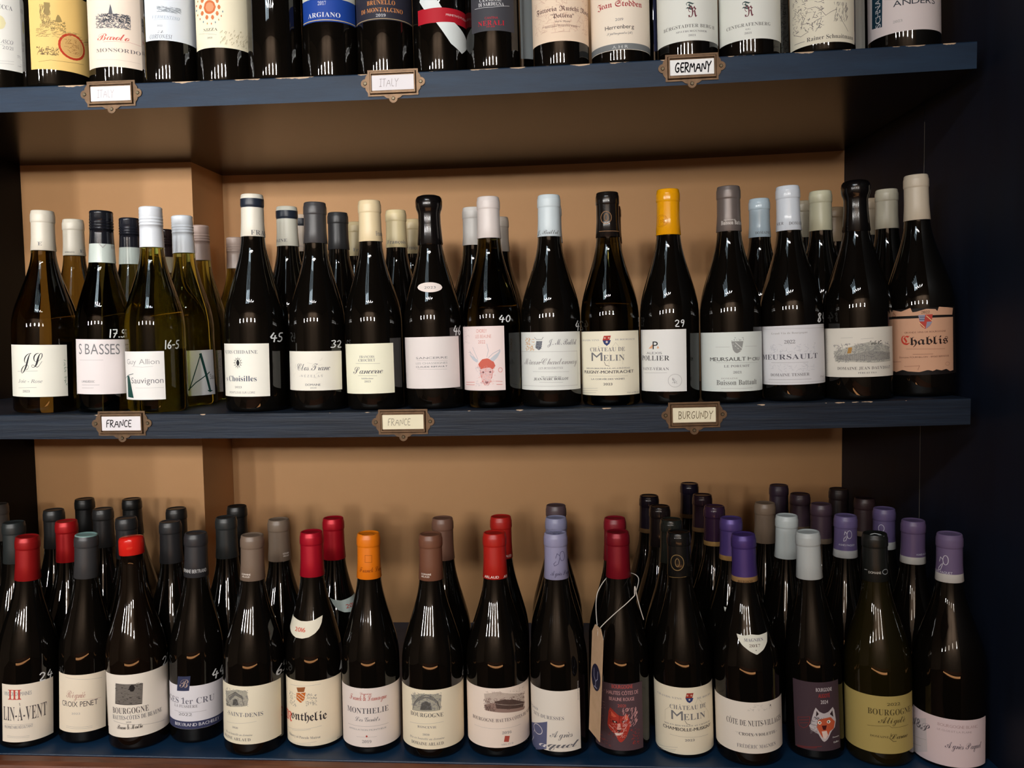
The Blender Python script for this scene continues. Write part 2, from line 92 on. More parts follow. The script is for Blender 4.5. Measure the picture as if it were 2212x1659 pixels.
{'id': 'm13','p': (0.309,0.0648,0.0068),'lean': -0.0335,'r': 41.9,'H': 293.5,'sh': 118,'kind': 'cap','cl': 61,'glass': 'dark','col': (214,222,232),'mat': 'gloss','text': 'dark bottle with bright white capsule and lilac-grey framed label','shelf': 'mid','label': (-1.961,1.291,23.0,102.9,(206,206,210)),'pr': [('L',(165,163,162),0.3,[-1.366,99.4,1.292,97.7]),('L',(165,163,162),0.3,[-1.366,26.2,0.999,25.7]),('T','serif',(165,163,162),'Grand Vin de Bourgogne',-0.931,0.248,91.7,2.48,0),('T','serif',(120,120,122),'2022',-0.488,-0.153,78.7,4.51,0),('T','serif',(95,95,105),'MEURSAULT',-1.432,0.62,57.4,6.77,0),('L',(120,120,122),0.25,[-0.968,53.3,0.249,52.7]),('E',(186,188,196),-1.062,62.3,0.554,78.1,60,5.41,5,0.3,None),('E',(190,192,200),-1.089,40.8,0.532,51.0,40,5.42,6,0.3,None),('T','serif',(120,120,122),'DOMAINE TESSIER',-1.008,0.276,34.6,3.85,0),('L',(120,120,122),0.3,[-1.107,30.1,0.333,29.9]),('T','sans',(165,163,162),'75cl',0.725,0.974,30.7,2.05,0)],'cp': [('T','serif',(120,120,122),'DOMAINE',-0.217,1.307,239.5,4.12,0),('T','serif',(120,120,122),'SIER',-1.406,-0.642,240.7,3.65,0)],'price': ('84',0.646,1.291,105.3,12.7)},
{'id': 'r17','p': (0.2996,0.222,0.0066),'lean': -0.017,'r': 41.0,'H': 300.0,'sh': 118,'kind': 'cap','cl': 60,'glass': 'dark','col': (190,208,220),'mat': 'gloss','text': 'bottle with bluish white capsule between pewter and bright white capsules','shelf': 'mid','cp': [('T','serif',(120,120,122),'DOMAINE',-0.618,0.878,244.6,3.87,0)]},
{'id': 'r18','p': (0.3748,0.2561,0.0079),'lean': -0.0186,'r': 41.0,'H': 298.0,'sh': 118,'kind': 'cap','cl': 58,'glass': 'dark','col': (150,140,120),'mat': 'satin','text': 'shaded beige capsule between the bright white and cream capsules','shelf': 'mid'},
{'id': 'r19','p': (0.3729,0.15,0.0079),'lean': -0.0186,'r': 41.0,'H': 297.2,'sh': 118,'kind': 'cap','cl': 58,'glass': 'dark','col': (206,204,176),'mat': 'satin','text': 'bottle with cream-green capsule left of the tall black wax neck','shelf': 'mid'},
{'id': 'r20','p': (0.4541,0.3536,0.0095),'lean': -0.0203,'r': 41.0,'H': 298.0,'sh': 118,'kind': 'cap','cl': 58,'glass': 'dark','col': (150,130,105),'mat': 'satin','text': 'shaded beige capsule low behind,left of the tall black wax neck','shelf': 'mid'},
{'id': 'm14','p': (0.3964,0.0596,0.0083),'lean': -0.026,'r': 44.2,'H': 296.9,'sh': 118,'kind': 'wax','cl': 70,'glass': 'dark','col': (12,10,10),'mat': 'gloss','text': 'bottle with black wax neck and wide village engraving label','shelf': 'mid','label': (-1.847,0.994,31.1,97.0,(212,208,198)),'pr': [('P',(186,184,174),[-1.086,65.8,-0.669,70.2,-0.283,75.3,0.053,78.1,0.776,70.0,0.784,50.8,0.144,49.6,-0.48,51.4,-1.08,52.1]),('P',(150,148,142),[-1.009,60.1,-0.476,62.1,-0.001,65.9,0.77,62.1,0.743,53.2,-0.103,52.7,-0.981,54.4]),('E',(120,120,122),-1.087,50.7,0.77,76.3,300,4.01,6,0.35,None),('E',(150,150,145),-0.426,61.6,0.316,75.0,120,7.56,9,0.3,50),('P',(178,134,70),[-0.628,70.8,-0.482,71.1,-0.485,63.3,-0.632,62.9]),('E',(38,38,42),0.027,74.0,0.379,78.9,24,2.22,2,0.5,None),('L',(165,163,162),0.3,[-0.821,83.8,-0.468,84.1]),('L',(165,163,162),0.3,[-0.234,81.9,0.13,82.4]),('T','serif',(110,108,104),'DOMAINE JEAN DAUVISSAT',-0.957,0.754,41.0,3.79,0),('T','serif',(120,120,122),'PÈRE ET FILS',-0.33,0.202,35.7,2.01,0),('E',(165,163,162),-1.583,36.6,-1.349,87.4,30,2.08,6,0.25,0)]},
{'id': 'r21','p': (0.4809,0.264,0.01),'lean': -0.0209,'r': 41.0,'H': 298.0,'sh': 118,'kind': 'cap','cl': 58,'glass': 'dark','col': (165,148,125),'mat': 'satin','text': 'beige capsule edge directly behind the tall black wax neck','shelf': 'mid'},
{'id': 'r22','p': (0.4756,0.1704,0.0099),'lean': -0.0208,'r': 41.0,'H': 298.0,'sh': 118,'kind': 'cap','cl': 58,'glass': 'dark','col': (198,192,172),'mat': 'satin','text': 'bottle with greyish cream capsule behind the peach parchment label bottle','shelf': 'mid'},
{'id': 'm15','p': (0.4886,0.0814,0.0102),'lean': -0.0384,'r': 45.0,'H': 303.1,'sh': 118,'kind': 'cap','cl': 62,'glass': 'dark','col': (204,192,172),'mat': 'satin','text': 'dark bottle with beige capsule and peach parchment-scroll label,rightmost on the middle shelf','shelf': 'mid','label': (-1.915,0.921,30.0,120,(22,18,18)),'pr': [('P',(216,168,138),[-1.636,107.5,0.756,106.1,0.709,34.2,0.527,33.2,0.392,36.8,0.215,35.0,0.06,36.8,-0.039,34.8,-0.179,36.6,-0.408,34.0,-0.736,35.2,-0.889,37.3,-1.127,34.1,-1.393,38.9,-1.76,35.9]),('P',(216,168,138),[-1.612,119.2,-1.194,119.6,-0.893,116.7,-0.616,121.2,-0.596,115.1,-0.457,115.6,-0.183,118.9,0.104,117.7,0.143,113.6,0.157,120.8,0.77,118.1,0.759,109.1,-0.369,110.4,-1.629,110.8]),('T','serif',(60,44,38),'2022',-0.322,-0.093,112.7,3.36,0),('P',(190,70,60),[-0.405,111.0,-0.008,111.3,-0.013,101.7,-0.093,95.8,-0.215,91.6,-0.34,95.7,-0.4,102.6]),('P',(150,150,170),[-0.405,111.0,-0.214,110.9,-0.219,101.9,-0.4,102.4]),('P',(150,150,170),[-0.21,101.5,-0.023,101.5,-0.092,96.2,-0.215,92.0]),('L',(235,200,150),1,[-0.187,109.5,-0.032,102.4]),('L',(235,200,150),1,[-0.383,101.0,-0.241,93.9]),('L',(60,60,90),0.8,[-0.37,108.2,-0.234,107.8]),('L',(60,60,90),0.8,[-0.372,105.0,-0.236,104.7]),('T','sans',(120,80,66),'GRANDS VINS DE BOURGOGNE',-0.806,0.393,86.9,2.03,0),('T','bfrak',(200,64,48),'C',-0.911,-0.657,71.6,12.31,0),('T','bfrak',(44,30,28),'hablis',-0.643,0.468,70.9,11.25,0),('L',(120,80,66),0.3,[-0.768,65.8,0.348,64.1]),('L',(120,80,66),0.4,[-0.579,58.3,-0.027,57.8]),('T','sans',(120,80,66),'Domaine FOURNILLON - 89360 BERNOUIL',-0.99,0.504,53.3,2.03,0),('L',(120,80,66),0.4,[-1.257,47.9,-0.937,48.5]),('O',(160,110,90),0.433,43.5,0.08,2.3,0.3),('L',(140,90,70),0.4,[-0.834,41.8,-0.404,42.7,-0.452,37.1]),('L',(140,90,70),0.5,[-1.451,116.1,-1.13,114.4,-1.057,109.7]),('O',(160,110,90),-1.153,112.6,0.061,2.1,0.4)]},
{'id': 'b1','p': (-0.7968,0.0108,-0.4714),'lean': 0.045,'r': 40.3,'H': 297.0,'sh': 118,'kind': 'cap','cl': 62,'glass': 'dark','col': (158,24,26),'mat': 'metal','text': 'bottle with metallic red capsule and large display lettering,leftmost in front on the bottom shelf','shelf': 'bot','label': (-0.364,1.441,10.9,94.5,(222,212,196)),'pr': [('T','bsans',(165,163,162),'VINS DE DOMAINES',-0.26,0.668,78.4,5.5,0),('T','serif',(196,70,60),'III',-0.08,0.343,73.5,12.99,0),('L',(196,70,60),0.8,[-0.089,86.6,0.346,86.6]),('L',(196,70,60),0.8,[-0.093,73.1,0.343,73.1]),('T','serif',(92,86,84),'LIN-À-VENT',-0.298,1.159,42.4,19.57,0),('L',(165,163,162),0.3,[-0.275,36.9,0.698,35.9]),('T','bsans',(165,163,162),'PROPRIÉTAIRE RÉCOLTANT',-0.253,0.696,30.8,4.02,0),('L',(165,163,162),0.3,[-0.151,20.1,0.588,18.8]),('L',(165,163,162),0.3,[-0.152,18.1,0.588,16.8])],'price': ('24',0.9,1.386,94.4,12.1)},
{'id': 'b2','p': (-0.7171,0.0251,-0.4711),'lean': 0.045,'r': 37.3,'H': 296.0,'sh': 118,'kind': 'cap','cl': 62,'glass': 'dark','col': (66,66,68),'mat': 'metal','text': 'slimmer bottle with dark pewter capsule and teal top,thin red script on cream label','shelf': 'bot','label': (-0.758,1.23,17.9,101.9,(222,210,190)),'pr': [('L',(165,163,162),0.3,[-0.309,97.9,1.069,92.6]),('T','bscript',(190,150,135),'Régnié',-0.254,0.473,68.4,10.6,0),('L',(190,150,135),0.3,[0.074,66.7,1.031,63.5]),('T','sans',(80,74,72),'CROIX PENET',-0.48,0.903,55.6,7.58,0),('T','sans',(165,163,162),'2022',-0.031,0.291,44.4,2.53,0),('L',(165,163,162),0.3,[-0.263,26.6,0.707,25.1]),('L',(165,163,162),0.3,[-0.263,24.3,0.707,22.8])],'band': (0,1.4,(120,150,146))},
{'id': 'b3','p': (-0.6298,0.0121,-0.4707),'lean': -0.0001,'r': 41.4,'H': 296.0,'sh': 118,'kind': 'waxtop','cl': 26,'glass': 'brown','col': (206,34,26),'mat': 'gloss','text': 'bottle with short bright red wax top and woodcut sun label','shelf': 'bot','label': (-0.82,2.214,19.8,109.4,(222,214,202)),'pr': [('P',(90,84,80),[-0.264,97.3,0.656,94.8,0.627,65.3,-0.307,67.4]),('L',(190,182,170),0.35,[-0.237,96.0,0.644,93.4]),('L',(190,182,170),0.35,[-0.24,94.0,0.642,91.4]),('L',(190,182,170),0.35,[-0.242,92.0,0.64,89.5]),('L',(190,182,170),0.35,[-0.245,90.0,0.638,87.5]),('L',(190,182,170),0.35,[-0.248,88.0,0.636,85.5]),('L',(190,182,170),0.35,[-0.251,86.0,0.634,83.6]),('L',(190,182,170),0.35,[-0.253,84.0,0.633,81.6]),('L',(190,182,170),0.35,[-0.256,82.0,0.631,79.6]),('L',(190,182,170),0.35,[-0.259,80.1,0.629,77.7]),('L',(190,182,170),0.35,[-0.262,78.1,0.627,75.7]),('L',(190,182,170),0.35,[-0.264,76.1,0.625,73.7]),('L',(190,182,170),0.35,[-0.267,74.1,0.623,71.8]),('L',(190,182,170),0.35,[-0.27,72.1,0.621,69.8]),('L',(190,182,170),0.35,[-0.273,70.1,0.619,67.8]),('O',(34,30,30),0.307,90.0,0.097,4.9,0),('E',(40,36,36),-0.27,68.7,0.631,97.3,50,3.45,3,0.35,0),('T','serif',(100,94,92),'BOURGOGNE',-0.438,0.8,53.9,8.39,0),('T','serif',(120,120,122),'HAUTES-CÔTES DE BEAUNE',-0.451,1.277,45.4,5.92,0),('L',(120,120,122),0.3,[-0.41,42.5,1.384,30.5]),('T','sans',(120,120,122),'2020',0.067,0.236,40.8,2.23,0),('T','bscript',(38,38,42),'Bruno & Marthe',-0.268,0.592,31.8,6.44,0)],'price': ('23',1.403,2.033,108.0,12.6)},
{'id': 'b4','p': (-0.5523,0.0311,-0.4704),'lean': 0.0303,'r': 37.8,'H': 296.0,'sh': 118,'kind': 'cap','cl': 62,'glass': 'dark','col': (44,44,47),'mat': 'satin','text': 'bottle with matte black capsule,navy monogram square above a grey-white label','shelf': 'bot','label': (-1.141,2.145,22.1,85.0,(208,206,212)),'pr': [('P',(48,54,84),[-0.372,97.7,0.182,99.4,0.176,78.3,-0.381,76.5]),('T','bscript',(170,150,140),'B',-0.254,0.108,82.4,12.04,0),('T','serif',(110,110,122),'RANGES 1er CRU',None,1.053,58.8,8.54,0),('T','serif',(120,120,122),'LA FUSSIÈRE',-0.518,0.427,53.2,4.02,0),('L',(120,120,122),0.3,[-0.519,47.0,0.736,46.9]),('T','ital',(120,120,122),'2022',-0.31,0.222,41.6,4.03,0),('B',(56,60,92),22.3,33.4,-1.141,2.145),('T','bsans',(206,206,214),'BERTRAND BACHELET',-0.5,1.286,26.3,4.54,0)],'cp': [('T','bsans',(190,190,190),'DOMAINE BERTRAND',-1.122,1.35,241.1,4.92,0)],'price': ('44½',0.931,1.965,89.1,13.2)},
{'id': 'b5','p': (-0.4553,0.0007,-0.47),'lean': 0.023,'r': 41.7,'H': 300.0,'sh': 118,'kind': 'cap','cl': 62,'glass': 'dark','col': (116,98,84),'mat': 'satin','text': 'bottle with taupe capsule,front row,cream label with small vault engraving','shelf': 'bot','label': (-1.162,1.389,18.3,99.9,(220,212,190)),'pr': [('P',(170,166,152),[-0.763,88.2,-0.202,94.9,0.172,93.3,0.179,81.5,0.145,72.7,-0.73,67.3]),('P',(116,114,108),[-0.576,80.1,-0.267,91.1,0.001,85.8,0.027,81.6,-0.269,86.3,-0.56,75.1]),('P',(84,82,78),[-0.401,71.5,-0.368,78.6,-0.271,81.6,-0.171,79.6,-0.161,73.1]),('E',(120,120,122),-0.772,71.8,0.17,94.4,110,2.82,5,0.35,None),('L',(84,82,78),0.8,[-0.683,68.1,-0.574,82.5,-0.267,91.1,-0.056,86.1,0.025,73.4]),('L',(120,120,122),0.5,[-0.454,70.7,-0.397,78.3,-0.271,81.6,-0.177,79.8,-0.149,72.9]),('E',(90,88,84),-0.74,68.7,-0.452,76.5,30,2.38,3,0.5,None),('T','serif',(120,120,122),'-SAINT-DENIS',None,0.634,56.9,5.64,0),('L',(165,163,162),0.25,[-0.7,45.3,0.418,50.0]),('T','serif',(120,120,122),'2020',-0.416,-0.192,39.5,2.37,0),('T','ital',(120,120,122),'Mis en bouteille au domaine',-0.779,0.291,30.1,2.84,0),('T','serif',(110,108,104),'MAINE ARLAUD',None,0.225,22.9,4.02,0)],'cp': [('T','bsans',(225,215,205),'DOMAINE',-0.672,0.187,246.5,2.31,0),('T','bsans',(225,215,205),'ARLAUD',-0.609,0.12,243.2,2.31,0)],'price': ('65',1.121,1.899,105.8,12.8)},
{'id': 'b6','p': (-0.3721,0.0188,-0.4697),'lean': 0.0082,'r': 39.6,'H': 300.0,'sh': 118,'kind': 'cap','cl': 62,'glass': 'dark','col': (176,18,40),'mat': 'metal','text': 'bottle with crimson capsule and crescent neck label,front row','shelf': 'bot','label': (-1.413,1.454,7.0,99.2,(222,210,186)),'pr': [('L',(165,163,162),0.3,[-0.684,91.0,0.5,94.1]),('P',(196,104,40),[-0.388,81.3,-0.025,83.4,-0.043,74.6,-0.21,67.7,-0.388,72.3]),('L',(226,220,200),1,[-0.353,79.7,-0.068,73.4]),('L',(226,220,200),1,[-0.356,75.6,-0.157,70.3]),('L',(226,220,200),1,[-0.227,81.8,-0.041,77.0]),('P',(150,90,50),[-0.375,89.1,-0.033,91.0,-0.073,84.0,-0.336,82.9]),('E',(130,130,125),-0.768,61.1,-0.395,81.2,45,2.89,3,0.4,None),('E',(130,130,125),-0.02,64.3,0.35,81.7,55,2.85,4,0.4,None),('T','bfrak',(208,80,62),'M',-1.234,-0.636,37.5,14.29,0),('T','bfrak',(60,54,54),'onthelie',-0.668,0.692,43.0,12.85,0),('L',(165,163,162),0.3,[-1.004,25.9,0.496,34.8]),('L',(165,163,162),0.3,[-0.651,26.1,0.12,31.1]),('T','serif',(120,120,122),'Thierry et Pascale Matrot',-0.851,0.445,17.3,3.35,0),('L',(165,163,162),0.3,[-0.725,7.6,0.311,13.3]),('L',(165,163,162),0.3,[-0.299,8.2,0.108,9.8]),('T','sans',(165,163,162),'750ml',1.086,1.332,7.8,2.16,0)],'stick': [([-1.24,169.0,-1.241,176.1,-1.244,183.4,-0.77,182.1,-0.347,179.9,0.008,180.1,0.33,181.3,0.584,184.1,0.785,185.9,0.679,176.6,0.536,169.6,0.347,163.9,0.111,159.6,-0.161,157.5,-0.486,157.8,-0.816,161.6],(212,206,188),[('T','bsans',(208,90,70),'2016',-0.59,-0.062,165.9,5.54,0)])],'price': ('1',1.296,1.601,104.4,10.5)},
{'id': 'b7','p': (-0.2879,0.009,-0.4694),'lean': 0.0074,'r': 40.3,'H': 300.0,'sh': 118,'kind': 'cap','cl': 62,'glass': 'dark','col': (222,118,16),'mat': 'satin','text': 'bottle with bright orange capsule','shelf': 'bot','label': (-1.477,1.769,11.8,94.4,(216,206,200)),'pr': [('T','bscript',(180,84,74),'Domaine',-0.157,0.243,85.5,3.27,0),('T','bscript',(180,84,74),'Franck & Lamargue',-0.579,0.77,77.1,7.95,0),('T','serif',(90,88,92),'MONTHELIE',-0.713,0.828,59.0,7.5,0),('T','bscript',(120,120,122),'Les Genêts',-0.372,0.509,48.0,6.1,0),('L',(120,120,122),0.25,[-0.695,41.1,0.821,41.3]),('T','bsans',(165,163,162),'APPELLATION MONTHELIE',-0.639,0.729,35.1,2.12,0),('L',(120,120,122),0.2,[-0.317,26.0,0.385,26.3]),('O',(180,60,50),0.047,27.3,0.034,1.4,0),('T','serif',(120,120,122),'2019',-0.115,0.2,17.9,3.77,0)],'cp': [('L',(150,76,10),0.5,[-0.093,272.0,0.49,271.6,0.476,261.8,-0.103,262.1,-0.093,272.0]),('T','bscript',(140,66,14),'Franck Lam',-0.71,1.609,248.2,6.9,0),('O',(150,76,10),0.215,300.1,0.671,0.8,0.5)]},
{'id': 'b8','p': (-0.199,0.002,-0.469),'lean': 0.0062,'r': 42.4,'H': 300.0,'sh': 118,'kind': 'cap','cl': 62,'glass': 'dark','col': (112,72,54),'mat': 'satin','text': 'bottle with warm brown capsule,front row,cream label with vault engraving','shelf': 'bot','label': (-1.545,1.881,14.7,96.9,(222,212,188)),'pr': [('P',(172,168,152),[-0.589,86.8,-0.222,91.6,0.317,91.1,0.441,88.0,0.417,68.3,-0.578,65.9]),('P',(118,116,110),[-0.548,69.0,-0.447,78.9,-0.224,87.4,0.104,88.0,0.302,80.5,0.363,71.4,0.233,80.8,-0.057,86.1,-0.377,78.8]),('P',(86,84,80),[-0.255,68.7,-0.211,77.5,-0.059,81.5,0.084,78.1,0.118,69.5]),('E',(120,120,122),-0.594,69.3,0.438,91.9,170,3.24,5,0.4,None),('L',(84,82,78),0.8,[-0.549,66.7,-0.46,78.1,-0.282,86.4,-0.056,90.3,0.156,87.3,0.313,79.8,0.373,69.0]),('L',(120,120,122),0.6,[-0.261,69.1,-0.216,77.5,-0.059,81.9,0.089,78.1,0.123,70.0]),('E',(90,88,84),-0.201,69.5,0.072,79.2,40,2.31,3,0.5,None),('T','serif',(98,96,92),'BOURGOGNE',-0.63,0.485,59.1,5.56,0),('L',(165,163,162),0.3,[-0.674,48.4,0.494,51.9]),('T','serif',(120,120,122),'RONCEVIE',-0.363,0.256,43.8,3.02,0),('T','serif',(120,120,122),'2020',-0.19,0.03,33.9,2.33,0),('T','ital',(120,120,122),'Mis en bouteille au domaine',-0.691,0.513,27.8,2.79,0),('T','serif',(98,96,92),'DOMAINE ARLAUD',-0.615,0.482,20.1,4.19,0)],'cp': [('T','bsans',(225,215,205),'DOMAINE',-0.736,0.164,246.2,2.28,0),('T','bsans',(225,215,205),'ARLAUD',-0.726,0.027,242.9,2.28,0)],'price': ('6',1.423,1.699,101.8,12.0)},
{'id': 'b9','p': (-0.1079,0.0088,-0.4686),'lean': -0.0048,'r': 43.0,'H': 300.0,'sh': 118,'kind': 'cap','cl': 62,'glass': 'dark','col': (170,30,22),'mat': 'satin','text': 'bottle with orange-red capsule,front row,label with brown country-house drawing','shelf': 'bot','label': (-1.617,1.808,14.9,97.2,(222,208,196)),'pr': [('P',(196,180,168),[-0.354,88.9,0.072,92.7,1.068,82.4,1.1,60.3,0.876,60.1,-0.321,66.1]),('P',(150,124,114),[-0.363,73.7,0.011,77.5,1.102,62.6,1.048,59.3,-0.321,66.6]),('E',(110,84,78),-0.374,66.4,1.105,83.7,170,3.69,5,0.4,None),('P',(84,66,60),[-0.014,79.3,0.277,81.5,0.615,78.8,1.057,69.9,1.052,63.4,0.008,70.1]),('L',(190,175,165),0.5,[0.011,76.3,1.036,67.9]),('E',(84,66,60),-0.348,66.0,0.008,73.7,40,2.78,3,0.4,None),('E',(170,150,140),-0.367,81.4,1.116,92.9,60,3.69,8,0.25,None),('T','serif',(104,92,88),'BOURGOGNE HAUTES CÔTES DE NUITS',-0.842,1.565,50.6,4.63,0),('L',(165,163,162),0.25,[-0.774,41.7,0.864,41.6]),('T','serif',(120,120,122),'2016',0.199,0.5,33.6,3.47,0),('P',(176,78,66),[0.251,31.3,0.441,30.1,0.437,21.7,0.247,23.0]),('T','serif',(165,163,162),'ARLAUD',0.155,0.562,18.2,2.32,0)],'cp': [('T','bsans',(228,214,206),'ARLAUD',-0.912,0.375,239.8,3.42,0),('T','bsans',(228,214,206),'AR',0.805,1.282,239.2,3.36,0)]},
{'id': 'b10','p': (-0.0214,0.0074,-0.4683),'lean': -0.0124,'r': 39.6,'H': 300.0,'sh': 118,'kind': 'cap','cl': 62,'glass': 'dark','col': (140,138,168),'mat': 'satin','text': 'bottle with pale lilac capsule at the front of its line of three','shelf': 'bot','label': (-1.69,0.777,9.7,93.4,(214,208,198)),'pr': [('P',(92,96,128),[-1.51,34.1,-0.431,49.9,-0.459,12.2,-1.509,-4.4]),('T','sans',(165,163,162),'2018',-1.467,-0.819,61.1,3.36,0),('T','serif',(120,120,122),'XEY-DURESSES',None,0.155,53.5,4.64,0),('T','bscript',(120,120,122),'Agnès',-0.353,0.453,29.4,8.79,0),('O',(220,216,220),-0.878,34.6,0.233,6.7,0.9),('L',(220,216,220),0.9,[-1.083,30.3,-1.2,16.9,-1.512,5.7]),('T','bscript',(224,220,222),'a',-0.813,-0.457,13.1,8.96,0),('T','bscript',(104,104,110),'quet',-0.446,0.693,15.0,9.26,0),('T','sans',(165,163,162),'PRODUIT DE FRANCE',0.731,0.731,77.6,2.07,1)],'cp': [('O',(70,66,96),0.586,270.3,0.24,6.4,0.6),('L',(70,66,96),0.6,[0.348,271.2,0.118,274.2,-0.007,268.0]),('L',(70,66,96),0.6,[0.373,268.8,0.194,259.9,-0.108,257.3,-0.191,260.0,0.014,263.4]),('T','bscript',(80,76,100),'Agnès Paquet',-0.461,1.572,244.3,6.29,0),('O',(110,108,140),0.116,302.0,1.045,1.8,0.5)]},
{'id': 'b11','p': (0.0638,0.0115,-0.4679),'lean': -0.0137,'r': 39.0,'H': 300.0,'sh': 118,'kind': 'cap','cl': 62,'glass': 'dark','col': (126,16,32),'mat': 'metal','text': 'bottle with deep crimson capsule and dark label with red wolf head','shelf': 'bot','label': (-1.219,0.76,10.0,101.9,(78,60,66)),'pr': [('T','bsans',(190,80,74),'BOURGOGNE',-0.371,0.359,95.6,5.05,0),('T','bsans',(200,150,150),'HAUTES CÔTES DE',-0.567,0.573,86.9,5.05,0),('T','bsans',(200,150,150),'BEAUNE ROUGE',-0.475,0.413,78.6,4.6,0),('T','sans',(190,80,74),'2021',-0.18,0.106,70.1,3.91,0),('P',(176,58,46),[-0.479,69.7,-0.358,65.9,-0.158,58.8,-0.015,57.4,0.16,61.1,0.27,45.7,0.175,36.8,0.083,27.8,-0.064,21.3,-0.178,22.9,-0.26,31.8,-0.468,37.3,-0.56,44.6,-0.519,57.8]),('P',(214,96,72),[-0.445,64.9,-0.314,60.2,-0.216,57.0,-0.317,55.6,-0.424,57.4]),('P',(226,120,90),[0.053,57.4,0.135,59.6,0.166,52.6,0.084,50.9]),('P',(62,34,38),[-0.391,51.4,-0.203,50.6,-0.181,47.9,-0.357,47.9]),('P',(62,34,38),[-0.053,50.9,0.097,53.2,0.083,49.5,-0.043,48.2]),('P',(236,206,190),[-0.32,50.2,-0.249,49.9,-0.25,48.5,-0.309,48.7]),('P',(236,206,190),[-0.019,50.3,0.05,51.4,0.043,50.0,-0.009,49.1]),('P',(224,160,150),[-0.193,47.1,-0.089,48.1,-0.06,39.4,-0.142,35.5,-0.221,38.9]),('P',(52,26,30),[-0.209,38.5,-0.083,39.3,-0.119,35.6,-0.177,35.4]),('P',(232,214,206),[-0.306,33.9,-0.016,35.3,-0.087,31.5,-0.237,30.5]),('L',(240,200,190),0.5,[-0.496,44.1,-0.315,38.5,-0.232,29.6]),('L',(240,200,190),0.5,[0.151,46.1,0.02,39.0,-0.065,30.1]),('L',(90,26,26),0.5,[-0.128,60.0,-0.135,48.0]),('E',(214,160,160),-0.016,43.5,0.532,68.8,70,5.98,4,0.5,65),('E',(120,36,34),-0.496,22.9,0.151,66.9,60,3.7,5,0.4,None),('E',(216,160,150),-0.407,27.6,0.117,47.3,40,3.7,6,0.35,None),('E',(170,60,56),0.26,17.1,0.585,40.1,50,2.31,7,0.4,None),('E',(180,140,140),-1.011,63.7,-0.635,99.0,24,2.82,8,0.35,0),('E',(150,70,66),-1.058,13.7,-0.444,32.6,16,4.24,9,0.35,0),('E',(140,90,90),-0.945,40.7,-0.659,56.0,20,1.89,9,0.3,None)]},
{'id': 'b12','p': (0.1495,0.0103,-0.4676),'lean': -0.0243,'r': 39.3,'H': 300.0,'sh': 118,'kind': 'cap','cl': 59,'glass': 'dark','col': (20,20,19),'mat': 'gloss','text': 'bottle with glossy black capsule and round gilt emblem,bottom shelf','shelf': 'bot','label': (-1.831,1.341,6.4,98.3,(222,214,192)),'pr': [('P',(160,56,44),[-0.041,90.9,0.233,90.8,0.228,84.2,-0.046,84.2]),('P',(50,64,112),[-0.046,84.2,0.228,84.2,0.214,80.6,0.084,77.3,-0.032,80.6]),('O',(210,160,140),0.024,87.7,0.034,1.4,0),('O',(210,160,140),0.155,87.6,0.035,1.4,0),('O',(220,210,200),0.087,81.9,0.034,1.1,0),('T','serif',(165,163,162),'GRANDS VINS',-1.154,-0.179,82.0,2.55,0),('T','serif',(165,163,162),'DE BOURG',0.356,1.034,81.6,2.5,0),('T','serif',(120,120,122),'CHÂTEAU DE',-0.596,0.722,68.2,5.71,0),('T','sans',(120,120,122),'M',-0.545,-0.145,53.6,12.45,0),('T','serif',(120,120,122),'ELIN',-0.128,0.667,54.4,8.22,0),('L',(38,38,42),0.5,[-0.089,53.8,-0.02,49.0,0.092,47.5]),('L',(200,192,172),0.4,[-0.8,49.6,-0.787,63.7,-0.424,75.3]),('L',(200,192,172),0.4,[0.256,72.6,0.388,83.3,0.83,60.3,0.839,50.9]),('L',(165,163,162),0.25,[-0.83,41.8,0.913,40.2]),('T','serif',(120,120,122),'MIS EN BOUTEILLE AU CHÂTEAU',-0.833,0.933,45.4,1.83,0),('T','bsans',(84,82,78),'CHAMBOLLE-MUSIGNY',-0.895,0.961,38.9,4.36,0),('L',(120,120,122),0.2,[-0.611,32.0,0.795,29.3]),('T','bsans',(120,120,122),'2023',-0.104,0.22,25.1,2.98,0),('L',(165,163,162),0.3,[-1.53,6.8,-0.352,16.0]),('L',(165,163,162),0.3,[-1.552,3.0,-0.413,12.5]),('L',(165,163,162),0.3,[-1.483,1.5,-0.444,10.0])],'cp': [('O',(126,100,62),-0.317,260.8,0.569,10.5,1.0),('O',(126,100,62),-0.286,260.8,0.17,5.5,0.9),('L',(126,100,62),0.6,[-1.08,239.9,0.39,241.7])]},
